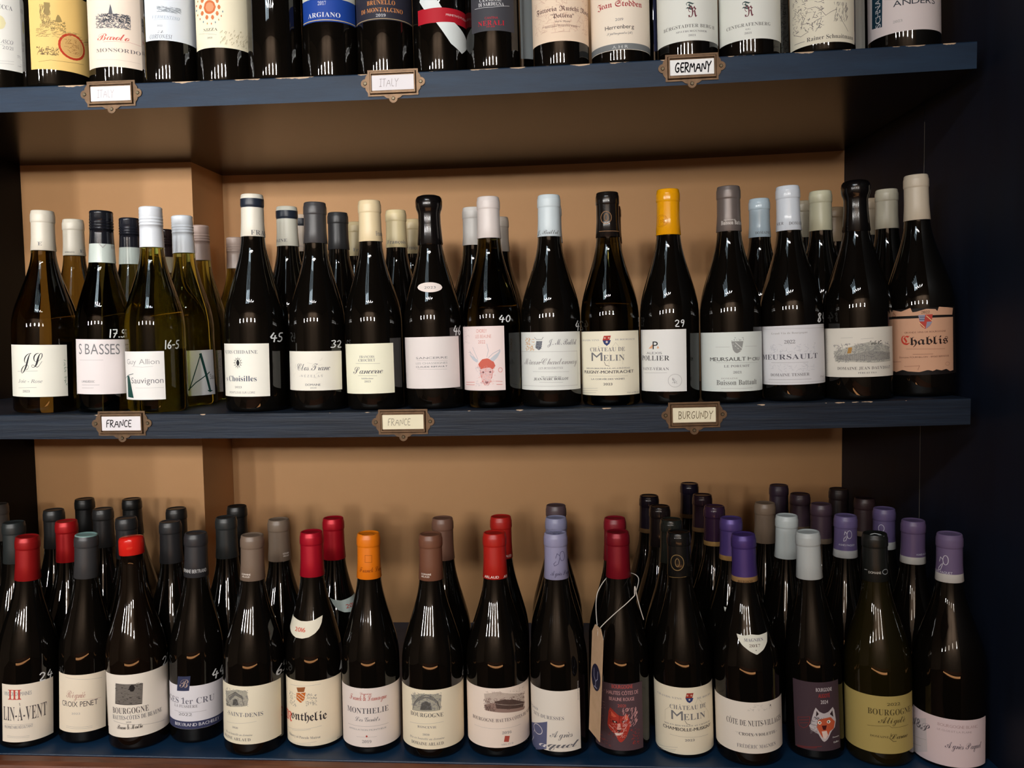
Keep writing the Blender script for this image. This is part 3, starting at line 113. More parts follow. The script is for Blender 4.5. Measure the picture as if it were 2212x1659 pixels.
{'id': 'b13','p': (0.2347,-0.004,-0.4673),'lean': -0.0284,'r': 43.5,'H': 300.0,'sh': 118,'kind': 'cap','cl': 62,'glass': 'dark','col': (72,54,118),'mat': 'metal','text': 'bottle with purple capsule,gold lower band and white shield on shoulder','shelf': 'bot','label': (-1.9,1.217,18.7,87.3,(220,214,204)),'pr': [('T','serif',(84,82,80),'CÔTE DE NUITS-VILLAGES',-0.89,1.014,55.6,7.38,0),('L',(165,163,162),0.25,[-0.589,45.9,0.768,43.5]),('T','serif',(84,82,80),'· CROIX-VIOLETTE ·',-0.548,0.746,42.3,3.89,0),('T','serif',(120,120,122),'FRÉDÉRIC MAGNIEN',-0.55,0.688,25.8,4.67,0),('E',(186,182,176),-0.22,75.7,0.565,84.4,30,4.25,4,0.25,None),('O',(38,38,42),0.511,81.3,0.022,1.0,0)],'cp': [('T','serif',(84,58,36),'BOURGOGNE',-0.711,0.447,238.0,3.12,0)],'band': (55,62.2,(150,118,78)),'stick': [([-0.563,173.9,-0.291,172.5,0.019,174.2,0.312,172.8,0.752,174.0,0.617,162.9,0.391,154.7,0.14,149.3,-0.078,153.7,-0.324,160.7,-0.478,167.1],(212,212,200),[('T','serif',(100,98,120),'MAGNIEN',-0.274,0.46,165.4,3.79,0),('T','serif',(110,90,80),'2017',-0.094,0.302,158.8,3.26,0),('O',(38,38,42),0.127,154.9,0.015,0.7,0)])]},
{'id': 'b14','p': (0.3263,0.0082,-0.4669),'lean': -0.042,'r': 37.0,'H': 300.0,'sh': 118,'kind': 'cap','cl': 62,'glass': 'dark','col': (178,184,184),'mat': 'satin','text': 'bottle with greyish white capsule and dark wolf-mask label','shelf': 'bot','label': (-1.026,0.735,14.1,107.2,(64,50,58)),'pr': [('T','bsans',(206,200,204),'BOURGOGNE',-0.179,0.399,94.7,4.87,0),('T','bsans',(170,50,44),'ALIGOTÉ',-0.103,0.306,86.5,5.07,0),('T','bsans',(206,200,204),'2024',-0.032,0.229,78.1,4.88,0),('P',(196,190,194),[-0.223,73.8,-0.082,67.5,0.067,64.8,0.229,66.8,0.445,73.3,0.501,64.0,0.537,53.8,0.476,44.5,0.314,39.8,0.192,30.6,0.055,26.3,-0.043,29.2,-0.135,37.0,-0.303,40.4,-0.409,42.8,-0.454,47.5,-0.366,52.0,-0.334,60.0]),('P',(50,36,40),[-0.202,69.9,-0.109,64.6,-0.211,60.5]),('P',(50,36,40),[0.422,69.5,0.282,63.6,0.428,58.7]),('P',(196,92,60),[-0.141,56.7,0.061,58.6,0.307,59.5,0.486,52.3,0.442,43.8,0.257,40.2,0.167,32.7,0.009,31.1,-0.109,39.0,-0.2,46.7]),('P',(230,210,200),[-0.032,41.0,0.149,41.6,0.186,35.6,0.085,30.0,-0.025,33.1]),('P',(70,24,24),[-0.025,48.9,0.156,48.9,0.14,43.0,-0.005,43.0]),('O',(236,230,220),-0.095,52.8,0.069,2.4,0),('O',(236,230,220),0.228,53.5,0.078,2.3,0),('O',(38,38,42),-0.086,52.8,0.025,1.2,0),('O',(38,38,42),0.215,53.5,0.027,1.2,0),('E',(60,50,56),-0.287,56.7,0.061,60.6,20,2.36,3,0.4,None),('E',(120,116,120),-0.421,37.5,-0.15,56.3,40,3.16,4,0.4,None),('L',(140,50,46),0.5,[-0.855,55.5,-0.422,59.9,-0.429,52.6,-0.521,46.0,-0.655,42.8,-0.791,44.3,-0.857,48.5,-0.855,55.5]),('L',(140,50,46),0.5,[-0.812,52.0,-0.456,55.8]),('L',(140,50,46),0.5,[-0.787,48.3,-0.48,51.6]),('L',(140,50,46),0.6,[-0.947,15.9,-0.051,20.9]),('L',(140,50,46),0.6,[-0.917,14.3,-0.226,18.7]),('T','sans',(235,238,240),'Domaine',0.365,0.656,30.5,1.95,0),('T','sans',(235,238,240),'Guillot',0.388,0.63,23.5,2.34,0)]},
{'id': 'b15','p': (0.4074,-0.0016,-0.4666),'lean': -0.0313,'r': 42.5,'H': 300.0,'sh': 118,'kind': 'cap','cl': 62,'glass': 'olivedark','col': (24,26,24),'mat': 'satin','text': 'olive-glass bottle with black capsule and olive-gold label','shelf': 'bot','label': (-1.809,0.971,19.2,95.6,(168,152,92)),'pr': [('T','ital',(70,64,40),'2022',-0.085,0.334,83.3,3.84,0),('T','serif',(84,74,44),'BOURGOGNE',-0.637,0.783,70.6,7.69,0),('T','bscript',(84,74,44),'Aligoté',-0.342,0.505,60.0,8.47,0),('L',(84,74,44),0.4,[-0.657,54.3,-0.034,57.1,0.051,54.2,0.639,54.3]),('T','serif',(84,74,44),'DOMAINE',-0.579,-0.041,40.3,2.72,0),('T','bscript',(70,60,36),'Larue',-0.021,0.61,38.9,6.55,0),('L',(70,60,36),0.6,[0.025,46.5,-0.021,39.8,0.086,35.8,0.177,35.9])],'cp': [('L',(150,150,150),0.8,[-1.253,252.7,-0.987,253.1]),('T','bsans',(180,176,168),'DOMAINE',-0.854,0.089,249.0,3.04,0),('O',(150,156,160),0.482,251.3,0.267,3.2,0.8),('L',(170,176,176),1.0,[-0.784,300.0,-0.3,301.1,0.316,300.1,0.465,298.5])]},
{'id': 'b16','p': (0.496,-0.006,-0.4662),'lean': -0.0124,'r': 45.0,'H': 300.0,'sh': 118,'kind': 'cap','cl': 62,'glass': 'dark','col': (104,88,124),'mat': 'matte','text': 'bottle with violet capsule and white lower band,rightmost in front on the bottom shelf','shelf': 'bot','label': (-2.117,0.805,5.5,68.4,(212,196,200)),'pr': [('P',(206,198,202),[-1.937,42.7,-0.988,61.8,-0.986,16.7,-1.937,-4.2]),('T','bscript',(96,92,100),'A&P',-1.742,-0.911,42.6,11.36,0),('L',(165,163,162),0.4,[-1.595,26.4,-1.033,31.8]),('T','bsans',(196,170,174),'BOURGOGNE BLANC',-0.694,0.41,57.3,3.81,0),('T','bsans',(190,170,174),'LE CLOS ET LA PLAINE',-0.705,0.214,51.2,2.48,0),('T','bscript',(100,92,104),'Agnès Paquet',-0.502,0.564,30.0,8.4,0),('L',(165,163,162),0.5,[-1.595,15.5,-1.215,19.9])],'cp': [('O',(206,204,214),-0.686,267.3,0.206,6.1,0.8),('L',(206,204,214),0.8,[-0.908,267.8,-1.102,270.4,-1.206,264.3]),('L',(206,204,214),0.8,[-0.847,264.5,-1.058,254.3,-1.263,252.3,-1.26,255.8,-0.996,261.6]),('T','bsans',(196,194,206),'AGNÈS PAQUET',-1.96,-0.186,249.4,3.02,0)],'band': (51,62.2,(196,194,190))},
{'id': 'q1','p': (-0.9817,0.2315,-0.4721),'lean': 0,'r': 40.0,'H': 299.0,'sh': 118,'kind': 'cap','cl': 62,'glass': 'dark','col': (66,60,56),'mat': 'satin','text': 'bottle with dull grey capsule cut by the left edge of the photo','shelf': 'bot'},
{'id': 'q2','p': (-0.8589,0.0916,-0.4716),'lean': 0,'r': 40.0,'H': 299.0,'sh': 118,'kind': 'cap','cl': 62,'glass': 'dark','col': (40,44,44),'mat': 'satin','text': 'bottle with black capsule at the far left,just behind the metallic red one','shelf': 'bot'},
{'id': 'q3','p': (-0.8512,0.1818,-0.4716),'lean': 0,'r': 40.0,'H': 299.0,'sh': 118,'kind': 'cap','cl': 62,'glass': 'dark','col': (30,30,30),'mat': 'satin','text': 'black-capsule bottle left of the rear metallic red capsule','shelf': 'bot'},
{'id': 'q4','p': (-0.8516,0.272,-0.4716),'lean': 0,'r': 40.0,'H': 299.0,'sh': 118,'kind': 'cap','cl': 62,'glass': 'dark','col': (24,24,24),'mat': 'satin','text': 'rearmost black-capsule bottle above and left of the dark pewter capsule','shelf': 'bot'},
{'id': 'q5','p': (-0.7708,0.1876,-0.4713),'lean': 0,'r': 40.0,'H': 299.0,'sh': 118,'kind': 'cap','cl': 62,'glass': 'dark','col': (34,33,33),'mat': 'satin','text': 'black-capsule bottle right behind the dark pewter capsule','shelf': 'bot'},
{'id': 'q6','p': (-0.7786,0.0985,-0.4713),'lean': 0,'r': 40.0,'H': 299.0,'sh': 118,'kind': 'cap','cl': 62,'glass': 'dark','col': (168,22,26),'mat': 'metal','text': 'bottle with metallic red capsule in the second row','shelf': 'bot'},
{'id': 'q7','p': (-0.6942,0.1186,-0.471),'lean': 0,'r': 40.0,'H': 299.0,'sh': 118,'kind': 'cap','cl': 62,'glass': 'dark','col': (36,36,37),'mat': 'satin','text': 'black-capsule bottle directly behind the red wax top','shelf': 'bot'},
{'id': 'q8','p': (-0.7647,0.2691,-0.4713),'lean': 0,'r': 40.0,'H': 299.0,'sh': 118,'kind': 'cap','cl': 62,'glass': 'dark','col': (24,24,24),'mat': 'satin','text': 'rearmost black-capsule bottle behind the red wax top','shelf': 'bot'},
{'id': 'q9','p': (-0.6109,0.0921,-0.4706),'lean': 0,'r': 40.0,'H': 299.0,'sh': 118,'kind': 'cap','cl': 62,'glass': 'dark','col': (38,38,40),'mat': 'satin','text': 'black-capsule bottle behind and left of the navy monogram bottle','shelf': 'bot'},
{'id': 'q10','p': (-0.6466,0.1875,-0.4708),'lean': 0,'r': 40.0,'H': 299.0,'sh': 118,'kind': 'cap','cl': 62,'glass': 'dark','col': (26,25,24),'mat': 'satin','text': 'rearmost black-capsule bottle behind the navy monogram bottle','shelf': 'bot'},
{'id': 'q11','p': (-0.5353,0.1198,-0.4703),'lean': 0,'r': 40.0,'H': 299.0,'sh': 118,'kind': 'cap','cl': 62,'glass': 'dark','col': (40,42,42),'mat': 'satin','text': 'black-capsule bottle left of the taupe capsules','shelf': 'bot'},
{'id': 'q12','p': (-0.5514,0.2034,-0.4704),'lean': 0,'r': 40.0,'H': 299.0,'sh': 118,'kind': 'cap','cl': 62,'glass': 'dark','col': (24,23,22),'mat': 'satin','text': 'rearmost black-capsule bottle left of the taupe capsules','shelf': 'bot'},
{'id': 'q13','p': (-0.4466,0.1032,-0.47),'lean': 0,'r': 40.0,'H': 299.0,'sh': 118,'kind': 'cap','cl': 62,'glass': 'dark','col': (112,96,82),'mat': 'satin','text': 'bottle with taupe capsule in the second row','shelf': 'bot','cp': [('T','bsans',(215,205,195),'DOMAINE',0.629,1.28,247.6,2.24,0),('T','bsans',(215,205,195),'ARLAUD',0.648,1.251,244.0,2.24,0)]},
{'id': 'q14','p': (-0.3644,0.1111,-0.4697),'lean': 0,'r': 40.0,'H': 299.0,'sh': 118,'kind': 'cap','cl': 62,'glass': 'dark','col': (172,16,34),'mat': 'metal','text': 'bottle with crimson capsule and crescent neck label in the second row','shelf': 'bot','stick': [([-0.021,183.9,0.161,181.1,0.543,178.6,0.934,179.5,1.829,182.1,1.825,177.8,1.477,163.4,0.969,159.7,0.64,161.5,0.35,166.6,0.161,174.5],(190,204,200),[('T','bsans',(200,90,80),'2016',0.754,1.396,166.0,5.86,0)])]},
{'id': 'q15','p': (-0.1964,0.1074,-0.469),'lean': 0,'r': 40.0,'H': 299.0,'sh': 118,'kind': 'cap','cl': 62,'glass': 'dark','col': (108,76,62),'mat': 'satin','text': 'bottle with warm brown capsule in the second row','shelf': 'bot'},
{'id': 'q16','p': (-0.1091,0.115,-0.4686),'lean': 0,'r': 40.0,'H': 299.0,'sh': 118,'kind': 'cap','cl': 62,'glass': 'dark','col': (160,28,22),'mat': 'satin','text': 'bottle with orange-red capsule in the second row','shelf': 'bot','cp': [('T','bsans',(220,200,190),'ARLAUD',-0.15,1.105,239.7,3.47,0)]},
{'id': 'q17','p': (-0.0261,0.1066,-0.4683),'lean': 0,'r': 40.0,'H': 299.0,'sh': 118,'kind': 'cap','cl': 62,'glass': 'dark','col': (132,132,160),'mat': 'satin','text': 'bottle with pale lilac capsule,middle of its line of three','shelf': 'bot'},
{'id': 'q18','p': (-0.0277,0.1955,-0.4683),'lean': 0,'r': 40.0,'H': 299.0,'sh': 118,'kind': 'cap','cl': 62,'glass': 'dark','col': (78,62,66),'mat': 'satin','text': 'bottle with dull brown-violet capsule at the back of the lilac line','shelf': 'bot'},
{'id': 'q19','p': (0.0605,0.1013,-0.468),'lean': 0,'r': 40.0,'H': 299.0,'sh': 118,'kind': 'cap','cl': 62,'glass': 'dark','col': (122,18,32),'mat': 'satin','text': 'bottle with deep crimson capsule standing behind the wolf-head bottle','shelf': 'bot'},
{'id': 'q20','p': (0.1255,0.2674,-0.4677),'lean': 0,'r': 40.0,'H': 299.0,'sh': 118,'kind': 'cap','cl': 60,'glass': 'dark','col': (26,20,28),'mat': 'gloss','text': 'bottle with near-black gold-banded capsule,leftmost of the dark cluster','shelf': 'bot','band': (53,60,(92,68,44))},
{'id': 'q21','p': (0.1345,0.1837,-0.4677),'lean': 0,'r': 40.0,'H': 299.0,'sh': 118,'kind': 'cap','cl': 62,'glass': 'dark','col': (24,18,18),'mat': 'gloss','text': 'black glossy capsule in third row behind the gilt emblem bottle','shelf': 'bot'},
{'id': 'q22','p': (0.1416,0.0902,-0.4676),'lean': 0,'r': 40.0,'H': 299.0,'sh': 118,'kind': 'cap','cl': 62,'glass': 'dark','col': (30,32,28),'mat': 'gloss','text': 'black glossy capsule directly behind the gilt emblem bottle','shelf': 'bot'},
{'id': 'q23','p': (0.2065,0.3769,-0.4674),'lean': 0,'r': 40.0,'H': 299.0,'sh': 118,'kind': 'cap','cl': 60,'glass': 'dark','col': (28,22,36),'mat': 'gloss','text': 'rearmost and tallest-looking dark capsule of the purple line','shelf': 'bot','band': (53,60,(92,68,44))},
{'id': 'q24','p': (0.2136,0.2724,-0.4673),'lean': 0,'r': 40.0,'H': 299.0,'sh': 118,'kind': 'cap','cl': 60,'glass': 'dark','col': (40,26,34),'mat': 'gloss','text': 'dark plum capsule bottle fourth in the purple line','shelf': 'bot','band': (53,60,(100,74,48))},
{'id': 'q25','p': (0.2184,0.1813,-0.4673),'lean': 0,'r': 40.0,'H': 299.0,'sh': 118,'kind': 'cap','cl': 60,'glass': 'dark','col': (46,28,48),'mat': 'gloss','text': 'dark plum gold-banded capsule bottle third in the purple line','shelf': 'bot','band': (53,60,(150,116,70))},
{'id': 'q26','p': (0.2286,0.0976,-0.4673),'lean': 0,'r': 40.0,'H': 299.0,'sh': 118,'kind': 'cap','cl': 60,'glass': 'dark','col': (84,66,130),'mat': 'metal','text': 'purple gold-banded capsule bottle second in its line','shelf': 'bot','band': (53,60,(150,116,70)),'stick': [([-0.513,175.5,-0.386,174.9,-0.266,176.4,-0.262,171.2,-0.357,165.6,-0.454,169.5],(205,205,195),[])]},
{'id': 'q27','p': (0.3006,0.2037,-0.467),'lean': 0,'r': 40.0,'H': 299.0,'sh': 118,'kind': 'cap','cl': 62,'glass': 'dark','col': (118,100,84),'mat': 'satin','text': 'bottle with greyish beige capsule behind the white ones','shelf': 'bot'},
{'id': 'q28','p': (0.3119,0.1134,-0.467),'lean': 0,'r': 40.0,'H': 299.0,'sh': 118,'kind': 'cap','cl': 62,'glass': 'dark','col': (186,194,194),'mat': 'satin','text': 'bottle with white capsule in the second row of the bottom shelf','shelf': 'bot'},
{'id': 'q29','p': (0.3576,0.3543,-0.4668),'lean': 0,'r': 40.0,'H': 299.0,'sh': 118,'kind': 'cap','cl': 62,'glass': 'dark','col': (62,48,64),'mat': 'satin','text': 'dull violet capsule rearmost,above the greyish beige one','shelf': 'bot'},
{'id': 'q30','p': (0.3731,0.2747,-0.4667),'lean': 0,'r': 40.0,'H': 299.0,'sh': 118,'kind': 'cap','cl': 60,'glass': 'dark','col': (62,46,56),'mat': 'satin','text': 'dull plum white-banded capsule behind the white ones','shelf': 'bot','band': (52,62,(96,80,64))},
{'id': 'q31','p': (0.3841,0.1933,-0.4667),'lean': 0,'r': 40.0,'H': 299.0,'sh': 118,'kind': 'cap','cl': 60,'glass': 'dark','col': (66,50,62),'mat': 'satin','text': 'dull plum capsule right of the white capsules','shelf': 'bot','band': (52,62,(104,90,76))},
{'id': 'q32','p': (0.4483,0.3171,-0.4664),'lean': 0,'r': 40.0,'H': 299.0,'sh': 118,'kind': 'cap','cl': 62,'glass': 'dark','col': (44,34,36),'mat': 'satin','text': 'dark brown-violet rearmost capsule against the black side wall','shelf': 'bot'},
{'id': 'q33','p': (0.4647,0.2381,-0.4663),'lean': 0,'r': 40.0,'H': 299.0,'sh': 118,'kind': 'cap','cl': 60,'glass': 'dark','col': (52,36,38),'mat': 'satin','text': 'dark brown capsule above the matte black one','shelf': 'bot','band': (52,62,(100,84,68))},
{'id': 'q34','p': (0.3953,0.1102,-0.4666),'lean': 0,'r': 40.0,'H': 299.0,'sh': 118,'kind': 'cap','cl': 60,'glass': 'dark','col': (98,86,128),'mat': 'satin','text': 'violet capsule with white loop monogram left of the black capsule','shelf': 'bot','cp': [('O',(205,205,215),0.038,273.8,0.211,5.7,0.7),('L',(205,205,215),0.7,[-0.188,275.5,-0.342,278.0,-0.4,273.5]),('L',(205,205,215),0.7,[-0.125,271.7,-0.275,265.0,-0.456,264.0,-0.428,268.2,-0.247,271.0]),('T','bsans',(190,190,205),'AGNÈS PAQUET',-0.901,0.586,257.1,2.57,0)],'band': (49,62,(176,178,178))},
{'id': 'q35','p': (0.4667,0.1576,-0.4663),'lean': 0,'r': 40.0,'H': 299.0,'sh': 118,'kind': 'cap','cl': 60,'glass': 'dark','col': (92,80,120),'mat': 'satin','text': 'violet capsule with monogram right behind the black capsule','shelf': 'bot','cp': [('O',(190,190,205),-0.574,271.1,0.257,5.4,0.7)],'band': (49,62,(176,178,178))},
{'id': 'q36','p': (0.4785,0.0778,-0.4663),'lean': 0,'r': 40.0,'H': 299.0,'sh': 118,'kind': 'cap','cl': 60,'glass': 'dark','col': (98,82,118),'mat': 'satin','text': 'violet capsule with white band second from right on the bottom shelf','shelf': 'bot','cp': [('T','bsans',(190,190,205),'AGNÈS PAQUET',-0.106,1.181,252.1,2.21,0)],'band': (50,62,(186,186,182))},
{'id': 't1','p': (-0.8179,0.0611,0.4553),'lean': 0.0085,'r': 44.9,'H': 298.0,'sh': 190,'kind': 'cap','cl': 58,'glass': 'dark','col': (40,20,24),'mat': 'satin','text': 'bottle with grey-white label cut by the left edge,leftmost on the top shelf','shelf': 'top','label': (-0.459,2.087,31.0,136.0,(216,214,208)),'pr': [('T','serif',(120,120,122),'UCCA',0.533,0.937,114.4,5.82,0),('O',(224,214,170),0.549,95.6,0.191,9.7,0),('T','ital',(120,120,122),'NASCO',0.46,0.918,67.5,5.18,0),('L',(165,163,162),0.3,[0.458,63.9,0.917,68.4]),('T','sans',(165,163,162),'2021',0.611,0.91,59.5,4.55,0),('E',(165,163,162),1.026,38.2,1.613,59.0,24,6.65,3,0.3,0),('L',(165,163,162),0.3,[0.471,42.3,0.915,44.0]),('L',(165,163,162),0.3,[0.468,39.0,0.911,40.4])]},
{'id': 't2','p': (-0.7279,0.0511,0.4546),'lean': 0.0063,'r': 44.8,'H': 298.0,'sh': 190,'kind': 'cap','cl': 58,'glass': 'dark','col': (40,20,24),'mat': 'satin','text': 'bottle with ochre yellow label and round red seal','shelf': 'top','label': (-0.284,2.263,24.3,129.3,(216,182,112)),'pr': [('E',(130,110,70),0.089,79.9,0.392,111.4,120,6.3,3,0.4,85),('P',(150,128,80),[0.218,114.4,0.392,114.2,0.361,97.6,0.246,97.2]),('E',(130,110,70),0.38,76.8,0.802,91.1,70,4.77,4,0.4,None),('E',(150,125,80),-0.047,68.1,1.622,79.3,90,6.39,5,0.4,12),('P',(150,128,80),[0.551,95.5,0.603,100.6,0.664,96.4,0.707,90.4,0.513,88.9]),('O',(186,60,36),0.99,59.4,0.389,16.5,3),('O',(206,166,104),0.98,59.4,0.341,14.2,0),('E',(150,110,60),0.744,49.7,1.178,69.1,50,4.84,6,0.4,None),('E',(110,90,60),-0.052,43.7,0.576,54.8,70,4.75,7,0.5,None),('L',(140,115,70),0.4,[-0.01,34.1,0.339,36.8,0.725,36.6,1.338,39.1])]},
{'id': 't3','p': (-0.6384,0.0641,0.4542),'lean': 0.0042,'r': 44.8,'H': 298.0,'sh': 190,'kind': 'cap','cl': 58,'glass': 'dark','col': (40,20,24),'mat': 'satin','text': 'bottle with pinkish cream label,red script under castle engraving','shelf': 'top','label': (-0.822,1.362,28.5,133.5,(226,208,192)),'pr': [('E',(90,92,100),-0.317,81.2,0.739,100.2,260,6.34,3,0.5,None),('P',(90,92,100),[0.115,100.1,0.188,115.1,0.244,100.2]),('E',(60,62,70),-0.056,89.4,0.718,100.5,90,4.76,4,0.6,None),('T','bscript',(206,96,84),'Barolo',-0.292,0.692,64.6,9.21,0),('L',(206,150,140),0.4,[-0.089,62.4,0.707,63.4,1.093,61.4]),('T','serif',(130,120,116),'MONSORDO',-0.347,1.025,48.6,5.1,0),('L',(210,190,176),0.4,[-0.337,38.8,1.009,37.0])]},
{'id': 't4','p': (-0.5584,0.0432,0.4539),'lean': 0.0021,'r': 37.0,'H': 298.0,'sh': 190,'kind': 'cap','cl': 58,'glass': 'dark','col': (40,20,24),'mat': 'satin','text': 'slim bottle with pale blue-white label set high','shelf': 'top','label': (-0.517,2.014,57.2,153.2,(204,210,218)),'pr': [('E',(150,158,166),0.037,95.0,0.891,102.5,110,4.69,3,0.5,0),('T','ital',(140,160,180),'VERMENTINO',-0.161,0.82,86.5,3.75,0),('L',(170,185,195),0.3,[-0.115,84.6,0.808,86.4]),('T','sans',(120,120,122),'2022',0.012,0.207,75.6,2.18,0),('T','ital',(90,94,104),'CORTONESI',-0.3,0.532,59.7,5.31,0),('E',(38,38,42),0.026,67.5,0.217,69.8,8,1.56,4,0.5,None)]},
{'id': 't5','p': (-0.4823,0.0531,0.4538),'lean': 0.0001,'r': 38.9,'H': 298.0,'sh': 190,'kind': 'cap','cl': 58,'glass': 'dark','col': (40,20,24),'mat': 'satin','text': 'bottle with cream label and orange sun flower','shelf': 'top','label': (-0.946,1.329,47.3,151.8,(226,216,190)),'pr': [('O',(206,110,64),-0.125,101.6,0.236,9.3,0),('O',(206,120,72),0.214,101.3,0.055,3.1,0),('O',(206,120,72),0.147,92.8,0.056,3.1,0),('O',(206,120,72),-0.019,87.7,0.06,3.1,0),('O',(206,120,72),-0.237,88.4,0.068,3.1,0),('O',(206,120,72),-0.438,94.8,0.082,3.1,0),('O',(206,120,72),-0.518,103.9,0.09,3.1,0),('O',(206,120,72),-0.414,111.6,0.08,3.1,0),('O',(206,120,72),-0.206,115.5,0.066,3.1,0),('O',(206,120,72),0.008,114.9,0.059,3.1,0),('O',(206,120,72),0.163,109.6,0.056,3.1,0),('O',(220,150,110),-0.116,101.6,0.161,6.2,0),('O',(120,140,150),0.334,95.5,0.02,1.4,0),('O',(200,110,70),0.281,89.5,0.02,1.4,0),('O',(190,150,90),0.192,84.4,0.02,1.4,0),('O',(120,140,150),0.074,80.9,0.021,1.4,0),('O',(200,110,70),-0.068,79.3,0.022,1.4,0),('O',(190,150,90),-0.226,80.0,0.024,1.4,0),('O',(120,140,150),-0.391,83.0,0.028,1.4,0),('O',(200,110,70),-0.554,88.0,0.034,1.4,0),('O',(190,150,90),-0.698,94.5,0.044,1.4,0),('O',(120,140,150),-0.785,101.4,0.053,1.4,0),('O',(200,110,70),-0.767,107.5,0.051,1.4,0),('O',(190,150,90),-0.657,112.4,0.04,1.4,0),('T','serif',(110,106,100),'NIZZA',-0.403,0.137,69.7,3.74,0),('L',(165,163,162),0.3,[-0.662,68.6,0.107,64.4]),('T','sans',(120,120,122),'2021',-0.249,-0.057,59.8,1.87,0),('E',(190,180,150),0.224,51.9,1.243,72.4,50,4.12,5,0.5,60)]},
{'id': 't6','p': (-0.4064,0.043,0.4539),'lean': -0.0019,'r': 36.9,'H': 298.0,'sh': 190,'kind': 'cap','cl': 58,'glass': 'dark','col': (40,20,24),'mat': 'satin','text': 'plain dark bottle turned away,without a visible label,on the top shelf','shelf': 'top'},
{'id': 't7','p': (-0.3306,0.0531,0.4541),'lean': -0.0037,'r': 38.9,'H': 298.0,'sh': 190,'kind': 'cap','cl': 58,'glass': 'dark','col': (40,20,24),'mat': 'satin','text': 'bottle with royal blue label and gold lower edge','shelf': 'top','label': (-0.912,1.336,75.8,147.3,(24,60,140)),'pr': [('T','serif',(190,196,214),'2017',-0.148,0.146,97.4,4.95,0),('T','serif',(214,218,226),'ARGIANO',-0.574,0.631,81.9,5.96,0),('B',(206,184,130),77.3,78.3,-0.912,1.336),('B',(206,206,196),106.3,143.9,-0.912,1.336)]},
{'id': 't8','p': (-0.2521,0.0477,0.4545),'lean': -0.0058,'r': 39.0,'H': 298.0,'sh': 190,'kind': 'cap','cl': 58,'glass': 'dark','col': (40,20,24),'mat': 'satin','text': 'bottle with charcoal label and orange capital letters','shelf': 'top','label': (-1.168,1.44,72.3,141.1,(38,38,50)),'pr': [('T','serif',(206,134,72),'BRUNELLO',-0.422,0.583,92.5,5.57,0),('T','serif',(206,134,72),'DI MONTALCINO',-0.709,0.877,82.8,5.57,0),('L',(150,140,140),0.3,[-0.59,84.9,0.742,84.0]),('T','serif',(200,200,206),'2019',-0.094,0.239,76.4,3.61,0),('B',(170,150,116),73.4,74.4,-1.168,1.44)]},
{'id': 't9','p': (-0.1752,0.0474,0.455),'lean': -0.0079,'r': 37.0,'H': 298.0,'sh': 190,'kind': 'cap','cl': 58,'glass': 'dark','col': (40,20,24),'mat': 'satin','text': 'bottle with narrow red band crossed by white diagonal paper strip','shelf': 'top','label': (-0.758,1.681,65.7,85.4,(166,22,38)),'pr': [('T','sans',(226,200,200),'PRIMITIVO PUGLIA',0.37,1.402,75.0,2.82,0)],'stick': [([-0.651,96.1,-0.502,107.9,-0.106,105.5,0.233,85.5,-0.435,84.4],(206,210,212),[]),([0.009,66.0,0.701,67.6,1.683,45.5,1.019,28.7,0.533,38.9],(206,212,212),[('T','sans',(120,120,122),'PUGLIA',0.947,0.947,51.7,1.68,2)])]},
{'id': 't10','p': (-0.1008,0.043,0.4557),'lean': -0.0096,'r': 37.0,'H': 298.0,'sh': 190,'kind': 'cap','cl': 58,'glass': 'dark','col': (40,20,24),'mat': 'satin','text': 'slim bottle with dark grey label and red logo','shelf': 'top','label': (-0.821,0.929,50.1,132.0,(58,58,64)),'pr': [('T','serif',(220,220,224),'CANNONAU',-0.413,0.41,88.1,4.53,0),('T','serif',(220,220,224),'DI SARDEGNA',-0.46,0.488,82.4,4.53,0),('L',(200,200,204),0.5,[-0.622,81.0,0.061,80.3,0.707,83.7]),('T','sans',(176,24,44),'CANTINA',-0.225,0.257,65.4,2.92,0),('T','serif',(186,24,46),'NERALI',-0.494,0.488,57.3,6.17,0),('T','sans',(176,24,44),'1938',-0.163,0.132,54.4,1.95,0)]},
{'id': 't11','p': (-0.0094,0.0482,0.4567),'lean': -0.0121,'r': 38.2,'H': 298.0,'sh': 190,'kind': 'cap','cl': 58,'glass': 'dark','col': (40,20,24),'mat': 'satin','text': 'bottle with cream-pink label and old-style blackletter','shelf': 'top','label': (-1.412,1.722,33.7,125.8,(224,202,180)),'pr': [('E',(214,180,158),-1.073,45.8,1.37,95.7,160,9.06,3,0.4,None),('T','bfrak',(104,74,70),'Fattoria Ruschi Noceti',-0.947,1.438,72.7,6.34,0),('T','bfrak',(104,74,70),'"Pollera"',-0.325,0.5,63.7,5.74,0),('T','bfrak',(120,90,84),'Val di Magra',-0.182,0.353,57.9,2.12,0),('L',(140,100,90),0.4,[-0.665,54.4,-0.226,55.0,0.308,54.3,0.733,53.7]),('T','bfrak',(140,106,96),'Indicazione Geografica Tipica',-0.561,0.627,52.2,2.27,0),('L',(200,160,140),0.4,[-0.318,44.9,0.345,45.7])]},
